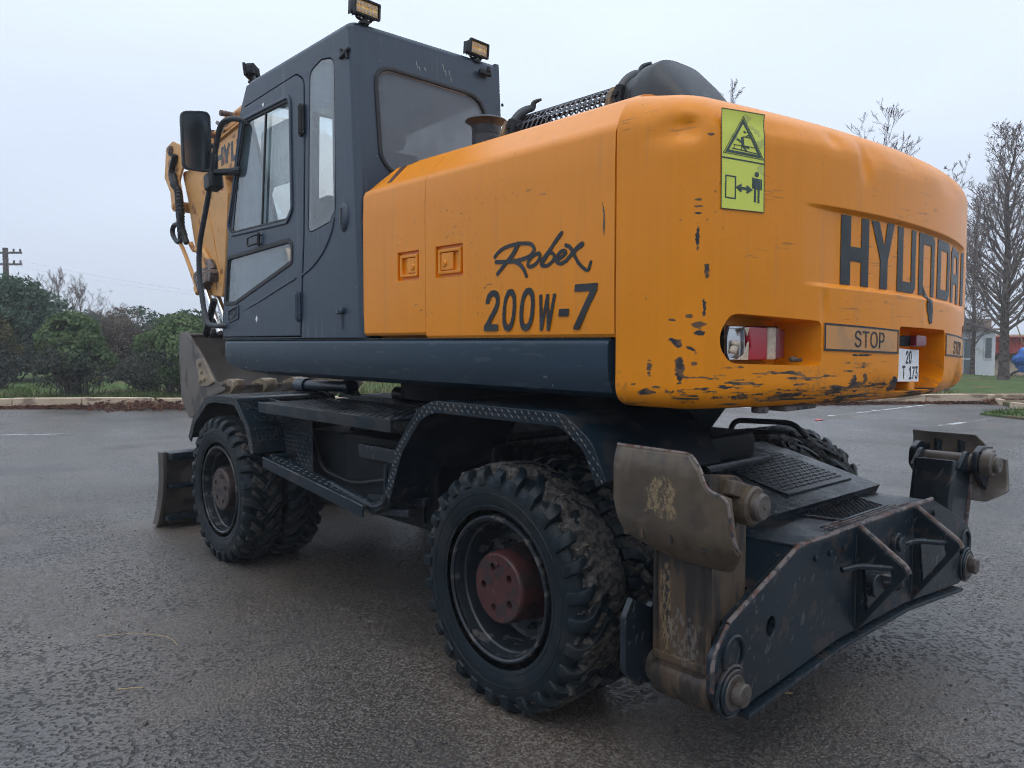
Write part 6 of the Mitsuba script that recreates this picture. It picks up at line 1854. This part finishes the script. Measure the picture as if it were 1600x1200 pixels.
def bare_tree(key, base, h, r0, spread, seed, label, start=.18, laterals=46, leaves=0, rise=.75, min_r=.006, group=None, depth=3, taper=.65):
    """A leafless tree: one leader to the top, limbs all the way up it, each splitting into twigs."""
    r = np.random.default_rng(seed)
    base = np.array(base, float)
    k = numbered(key)
    n = 18
    t = np.linspace(0, 1, n)
    lead = base + np.column_stack([.02 * h * (meshkit.noise(np.column_stack([t * 4, t * 0 + seed, t * 0])) - .5) * 2 * t, .02 * h * (meshkit.noise(np.column_stack([t * 4, t * 0 + seed + 9, t * 0])) - .5) * 2 * t, t * h])
    lead[0, 2] -= .1
    rad = r0 * (1 - t) ** .8 + min_r
    rad[0] *= 1.35
    rad[1] *= 1.08
    add(k + '__trunk', tube(lead, rad, 12), 'm_bark', 40)
    segs, tips = [], []

    def limb(p, d, L, rr, lev):
        q = 5 if lev == 0 else 4
        P = [p]
        dd = d.copy()
        for _ in range(q):
            dd = dd + r.normal(0, .15, 3) + [0, 0, .12 * rise]
            dd /= np.linalg.norm(dd)
            P.append(P[-1] + dd * L / q)
        P = np.array(P)
        segs.append(tube(P, np.linspace(rr, max(min_r, rr * .35), q + 1), 5 if lev == 0 else 3, False))
        tips.extend(P[-2:])
        if lev >= depth - 1:
            return
        m = int(r.integers(4, 8)) if lev == 0 else int(r.integers(2, 5))
        for _ in range(m):
            u = r.uniform(.25, .98)
            i = min(int(u * q), q - 1)
            pp = P[i] + (P[i + 1] - P[i]) * (u * q - i)
            e = (P[i + 1] - P[i]) / np.linalg.norm(P[i + 1] - P[i])
            e = e + r.normal(0, .62, 3) + [0, 0, .15]
            e /= np.linalg.norm(e)
            limb(pp, e, L * r.uniform(.3, .55) * (1.2 - .5 * u), max(min_r, rr * .5), lev + 1)
    for i in range(laterals):
        u = start + (1 - start) * ((i + r.uniform(0, 1)) / laterals)
        p = np.array([np.interp(u, t, lead[:, c]) for c in range(3)])
        a = i * 2.4 + r.normal(0, .4)
        el = rise * (.70 + .55 * u) + r.normal(0, .12)
        d = np.array([math.cos(a) * math.cos(el), math.sin(a) * math.cos(el), math.sin(el)])
        L = spread * (1.06 - u) ** taper * r.uniform(.7, 1.15)
        limb(p, d, L, max(min_r * 1.4, np.interp(u, t, rad) * .42), 0)
    add(k + '__branches', segs, 'm_twig', False)
    if leaves:
        P = np.array(tips)[r.integers(0, len(tips), leaves)] + r.normal(0, .03, (leaves, 3))
        add(k + '__dead_leaves', litter(P, .05, seed), 'm_leaf_hanging', False)
        labels[k + '__dead_leaves'] = {'label': 'a few brown leaves still hanging', 'kind': 'stuff'}
    labels[k] = {'label': label, 'category': 'tree'}
    if group:
        labels[k]['group'] = group
    return k


bare_tree('bare_tree', (6.28, -27.87, .05), 8.6, .17, 3.0, 61, 'tall bare tree with a straight trunk in front of the red stall', .20, 88, 500, .85, .0055, depth=4, taper=.55)
bare_tree('bare_tree', (8.71, -32.45, .05), 7.6, .085, 2.2, 62, 'thin bare tree by the white cabin, behind the tall straight one', .16, 70, 350, .75, .0065, depth=4)
bare_tree('bare_tree', (7.07, -19.46, .02), 7.15, .11, 2.2, 63, 'bare tree whose forked top shows above the middle of the orange counterweight', .55, 16, 0, .75, .0055, depth=4, taper=.25)
bare_tree('bare_tree', (5.6, -20.3, .02), 5.75, .10, 1.7, 64, 'bare tree just showing over the right end of the counterweight', .55, 12, 0, .6, .0055, depth=4, taper=.25)
bare_tree('bare_tree', (14.62, -23.32, .02), 11.35, .13, 2.6, 65, 'tall bare tree whose tips just show over the engine cover', .55, 26, 0, 1.0, .007)
for i, (x, y, h, w, t_) in enumerate(((33.3, -3.4, 4.4, 1.0, 'leafless sapling second from the left behind the evergreen'), (32.9, -4.1, 4.5, 1.2, 'tallest leafless sapling, rising behind the middle of the evergreen slope'), (32.2, -4.7, 3.9, 1.1, 'leafless sapling fourth from the left, over the right slope of the evergreen'), (33.0, -6.3, 3.1, 1.0, 'small leafless sapling rightmost, beside the brown thicket'), (33.2, -2.2, 4.0, .9, 'leafless sapling nearest the utility pole'))):
    bare_tree('bare_sapling', (x, y, .1), h * .86, .035, w * 2.2, 70 + i, t_, .12, 22, 0, .85, .007, group='leafless saplings behind the evergreen')

# utility pole and its wires
UP = numbered('utility_pole')
px, py = 54.36, -5.83
add(UP + '__pole', tube([(px, py, 0), (px, py, 7.35)], [.20, .15], 14), 'm_bark', 40)
wd = np.array([.67, .742, 0])
for z in (7.05, 6.35):
    add(UP + '__cross_arm', obox((px - .1, py, z), wd, (wd[1], -wd[0], 0), (0, 0, 1), 2.0, .10, .12, .01), 'm_bark', 30)
    add(UP + '__insulator', [cyl(np.array([px - .1, py, z + .05]) + wd * u, np.array([px - .1, py, z + .24]) + wd * u, .055, 10) for u in (-.9, -.5, .5, .9)], 'm_pin', 30)
w = []
for z in (6.55,):
    for u in (-.9, .9):
        p0 = np.array([px - .1, py, z]) + wd * u
        p1 = np.array([46.0, -36.0, z - 2.2]) + wd * u
        t = np.linspace(0, 1, 14)
        P = p0 + np.outer(t, p1 - p0)
        P[:, 2] -= 1.0 * 4 * t * (1 - t)
        w.append(tube(P, .003, 4, False))
adds(UP + '__wire', w, 'm_gasket', False)
labels[UP] = {'label': 'wooden utility pole with two crossarms above the evergreen tree', 'category': 'pole'}

# ---------------------------------------------------------------- far right: cabin, stall, tarpaulin, grass, bays
CA = 'white_cabin'
ux = np.array([8.31 - 9.9, -33.99 + 32.24, 0]); LW = np.linalg.norm(ux); ux /= LW
uy = np.array([-ux[1], ux[0], 0])
uy = uy if uy[0] > 0 else -uy                             # away from the camera
O_ = np.array([8.31, -33.99, .02]) - ux * 3.4


def on_wall(u0, u1, z0, z1, d0, d1, b=.01):
    """Box on the cabin's front: u along it to the right, z up, d away from the viewer."""
    m = box(u0, u1, d0, d1, z0, z1, b)
    v = np.array(m.vertices)
    return tm(O_ + v[:, :1] * ux + v[:, 1:2] * uy + v[:, 2:3] * np.array([0, 0, 1]), np.array(m.faces))


add(CA + '__wall', [on_wall(0, 1.9, 0, 2.05, .04, .14), on_wall(1.9, 3.4, 1.78, 2.05, .04, .14), on_wall(2.55, 3.4, 0, 1.78, .04, .14), on_wall(0, .1, 0, 2.05, .14, 2.4), on_wall(3.3, 3.4, 0, 2.05, .14, 2.4), on_wall(0, 3.4, 0, 2.05, 2.4, 2.5)], 'm_shed', 30)
add(CA + '__roof', [on_wall(-.15, 3.55, 2.05, 2.13, -.2, 2.65), on_wall(-.15, 3.55, 2.13, 2.55, .6, 2.65)], 'm_roofsheet', 30)
for u0, u1, z0, z1 in ((.15, .85, .85, 1.75), (1.0, 1.75, .85, 1.75), (2.95, 3.22, .85, 1.72)):
    k = add(CA + '__window', [on_wall(u0 - .05, u1 + .05, z0 - .05, z0, .0, .05), on_wall(u0 - .05, u1 + .05, z1, z1 + .05, .0, .05), on_wall(u0 - .05, u0, z0, z1, .0, .05), on_wall(u1, u1 + .05, z0, z1, .0, .05)], 'm_shed', 30)
    add(k + '__glazing', on_wall(u0, u1, z0, z1, .025, .039, .002), 'm_shedglass', False)
k = add(CA + '__door', [on_wall(2.0, 2.07, .03, 1.77, .02, .08), on_wall(2.43, 2.5, .03, 1.77, .02, .08), on_wall(2.07, 2.43, 1.68, 1.77, .02, .08), on_wall(2.07, 2.43, .03, .12, .02, .08), on_wall(1.93, 1.99, 0, 1.77, -.02, .1), on_wall(2.5, 2.54, 0, 1.77, -.02, .1)], 'm_shed', 30)
add(k + '__glazing', on_wall(2.07, 2.43, .12, 1.68, .04, .055, .002), 'm_shedglass', False)
add(k + '__rail', on_wall(2.07, 2.43, .80, .86, .03, .07, .004), 'm_shed', 30)
labels[CA] = {'label': 'small white cabin with glazed door and windows behind the bare trees', 'category': 'cabin'}

STL = 'red_stall'
O2 = np.array([8.9, -35.2, .02])
save = O_
O_ = O2
add(STL + '__wall', [on_wall(0, 4.5, 0, .70, 0, .12), on_wall(0, .08, .7, 1.7, 0, .12), on_wall(0, 4.5, .0, 1.9, 2.2, 2.3), on_wall(4.4, 4.5, .7, 1.7, 0, .12)], 'm_beige', 30)
add(STL + '__counter', on_wall(-.05, 4.55, .70, .75, -.08, .2), 'm_roofsheet', 30)
pan = []
for i in range(30):
    m = on_wall(.02 + i * .15, .16 + i * .15, 1.05, 1.72, -.10 + .012 * (i % 2), -.07 + .012 * (i % 2), .006)
    pan.append(m)
add(STL + '__shutter', pan, 'm_redsheet', 30)
add(STL + '__roof', on_wall(-.1, 4.6, 1.73, 1.79, -.3, 2.4), 'm_redsheet', 30)
add(STL + '__hose_reel', [tube(curve([tuple(O_ + ux * u - uy * .4 + np.array([0, 0, z])) for u, z in ((.6, .06), (1.0, .28), (1.3, .25), (1.4, .05))], 6), .05, 8)], 'm_black', 40)
O_ = save
labels[STL] = {'label': 'low beige stall with red corrugated shutter and roof', 'category': 'stall'}

# blue tarpaulin bundled up and slung beside the tree
tp = trimesh.creation.icosphere(4, 1.0)
v = np.array(tp.vertices)
nz = meshkit.fbm(v * 2.3 + 4, 4, 2)[:, None]
v = v * (0.72 + .55 * nz) * [.75, .6, .62] + [0, 0, 0]
v[:, 2] -= .12 * np.abs(v[:, 0])
add('blue_tarpaulin', tm(v + [6.25, -31.7, .95], tp.faces), 'm_tarp', 25, label='crumpled bright blue tarpaulin bundle beside the tree trunk at the right edge', category='tarpaulin')
adds('blue_tarpaulin__cord', [tube([(6.6, -31.3, 1.45), (6.75, -30.9, 2.2)], .02, 6), tube([(5.9, -32.1, 1.4), (5.8, -32.3, 2.0)], .02, 6)], 'm_straw', False)

# islands of grass with a stone edge
def lawn(key, pts, z, label, seed, n):
    P = [tuple(p) for p in pts]
    m = fine(plate(P, 'z', -.05, z, .02), .8)
    v = np.array(m.vertices)
    v[:, 2] += np.where(v[:, 2] > 0, .05 * (meshkit.fbm(v * np.array([1, 1, 0]) + seed, 3) - .4), 0)
    add(key, tm(v, m.faces), 'm_turf', 30)
    labels[key] = {'label': label, 'kind': 'structure'}
    g = Polygon(P)
    r = np.random.default_rng(seed)
    x0, y0, x1, y1 = g.bounds
    q = np.column_stack([r.uniform(x0, x1, n), r.uniform(y0, y1, n), np.full(n, z)])
    from shapely import contains_xy
    q = q[contains_xy(g, q[:, 0], q[:, 1])]
    q = q[meshkit.fbm(q * np.array([.7, .7, 0]) + seed, 3) > .44]
    return blades(q, .09, .014, seed)


g1 = lawn('lawn', [(7.0, -24.6), (5.2, -21.4), (3.3, -17.9), (-2.0, -14.0), (-14, -40), (14, -52), (24, -40)], .09, 'lawn island around the cabin and the bare trees', 3, 30000)
g2 = lawn('lawn_strip', [(3.2, -15.35), (2.9, -17.0), (-2.4, -12.9), (-2.0, -11.8), (2.2, -14.75)], .05, 'narrow grass strip at the right edge of the lot', 5, 5000)
add('grass_001', [g1, g2], 'm_grass', False, label='short grass on the lawn and strip at the right', category='grass', kind='stuff')
labels['stone_edging'] = {'label': 'pale stone edging along the lawn at the right', 'kind': 'structure'}
ed = [np.array(p) for p in ((7.05, -24.65), (5.2, -21.4), (3.3, -17.9), (-2.0, -14.0))]
for a, b in zip(ed[:-1], ed[1:]):
    d = (b - a) / np.linalg.norm(b - a)
    for i in range(int(np.linalg.norm(b - a) / .8)):
        c = a + d * (.4 + .8 * i)
        add('stone_edging__stone', obox((c[0], c[1], .06), (d[0], d[1], 0), (-d[1], d[0], 0), (0, 0, 1), .785, .14, .15, .015), 'm_concrete', 30)


def stripe(a, b, w, key):
    a, b = np.array(a, float), np.array(b, float)
    d = (b - a) / np.linalg.norm(b - a)
    n_ = np.array([-d[1], d[0]]) * w / 2
    add(key, plate([tuple(a - n_), tuple(b - n_), tuple(b + n_), tuple(a + n_)], 'z', .0005, .004, 0), 'm_paintline', False)


labels['bay_line'] = {'label': 'worn white painted bay lines on the asphalt', 'kind': 'structure'}
for a, b in (((2.95, -12.3), (2.72, -14.6)), ((5.25, -12.6), (4.95, -17.8)), ((7.6, -12.5), (7.3, -17.9)), ((14.0, 2.6), (12.4, .1))):
    stripe(a, b, .11 if b[0] < 9 else .05, 'bay_line__line')

# ---------------------------------------------------------------- small things lying about
m = fine(plate(rnd([(4.90, -11.70), (5.02, -11.62), (4.98, -11.46), (4.86, -11.55)], .03), 'z', .004, .012, .002), .03)
v = np.array(m.vertices); v[:, 2] += .05 * np.abs(meshkit.noise(v * 14) - .4)
add('litter_scrap', tm(v, m.faces), 'm_red_litter', 30, label='scrap of red litter on the asphalt beyond the right rear tyre', category='litter')


def straw(key, pts, rr, label, mat_='m_straw'):
    add(key, tube(curve(pts, 6), rr, 6), mat_, 40, label=label, category='straw')


straw('dry_straw', [(2.02, 2.32, .008), (1.88, 2.16, .02), (1.74, 2.05, .014), (1.60, 2.04, .008)], .0016, 'long curved dry straw on the asphalt left of the rear wheel')
straw('dry_straw', [(1.262, 2.42, .007), (1.20, 2.33, .008)], .0022, 'short straight dry straw in the left foreground')
for (x, y, a, n_) in ((-.76, .23, .4, 'bent dry leaf beside the left stabiliser foot'), (4.30, -.15, 1.0, 'small leaf under the step between the wheels')):
    m = fine(plate(rnd([(-.06, 0), (-.01, .018), (.07, .004), (-.01, -.014)], .006), 'z', 0, .003, .001), .012)
    v = np.array(m.vertices)
    v[:, 2] += .25 * np.abs(v[:, 1]) + .5 * v[:, 0] ** 2 * 4 + .006
    R2 = np.array([[math.cos(a), -math.sin(a)], [math.sin(a), math.cos(a)]])
    v[:, :2] = v[:, :2] @ R2.T + [x, y]
    add('dry_leaf', tm(v, m.faces), 'm_straw', 30, label=n_, category='leaf')

# loose grit and crumbs of asphalt
r = np.random.default_rng(12)
ico = trimesh.creation.icosphere(1, 1.0)
st = []
n = 2600
d = 1.6 + 9 * r.uniform(0, 1, n) ** 1.4
a = YAW + r.uniform(-.72, .72, n)
for i in range(n):
    s = .0026 * math.exp(r.normal(0, .45)) + .0008
    c = np.array([EYE[0] + d[i] * math.cos(a[i]), EYE[1] + d[i] * math.sin(a[i]), s * .35])
    v = np.array(ico.vertices) * (1 + .5 * (r.uniform(0, 1, (len(ico.vertices), 1)) - .5)) * s * np.array([1.2, 1, .7])
    st.append(tm(v + c, ico.faces))
add('grit', st, 'm_stone', False, label='loose dark grit scattered over the wet asphalt', category='grit', kind='stuff')


# ---------------------------------------------------------------- tree belt behind the viewer: the shiny panels mirror it
r = np.random.default_rng(77)
lobes = []
for i in range(64):
    a = math.radians(38 + i * 2.6)
    d_ = 30 + r.uniform(-2, 3)
    h_ = r.uniform(3.4, 5.4)
    lobes.append((np.array([.5 + d_ * math.cos(a), 1 + d_ * math.sin(a), h_ * .52]), np.array([1.9, 1.9, h_ * .5])))
add('tree_belt', leaf_cloud(lobes, 42000, .20, 78, .5), 'm_leaf_dark', False, label='belt of dark evergreen trees round the near side of the lot, behind the viewer', category='trees', kind='stuff')

# wood along the far side of the grass, where the machine stands in front of it
r = np.random.default_rng(78)
lobes = []
for i in range(26):
    t_ = i / 25
    c_ = np.array([52.0, -26.0]) * (1 - t_) + np.array([24.0, -52.0]) * t_ + r.normal(0, 1.2, 2)
    h_ = r.uniform(3.2, 5.2)
    lobes.append((np.array([c_[0], c_[1], h_ * .5]), np.array([2.6, 2.6, h_ * .5])))
add('far_wood', leaf_cloud(lobes, 16000, .17, 79, .5), 'm_leaf_dark', False, label='low dark wood along the far edge of the grass, behind the machine', category='trees', kind='stuff')
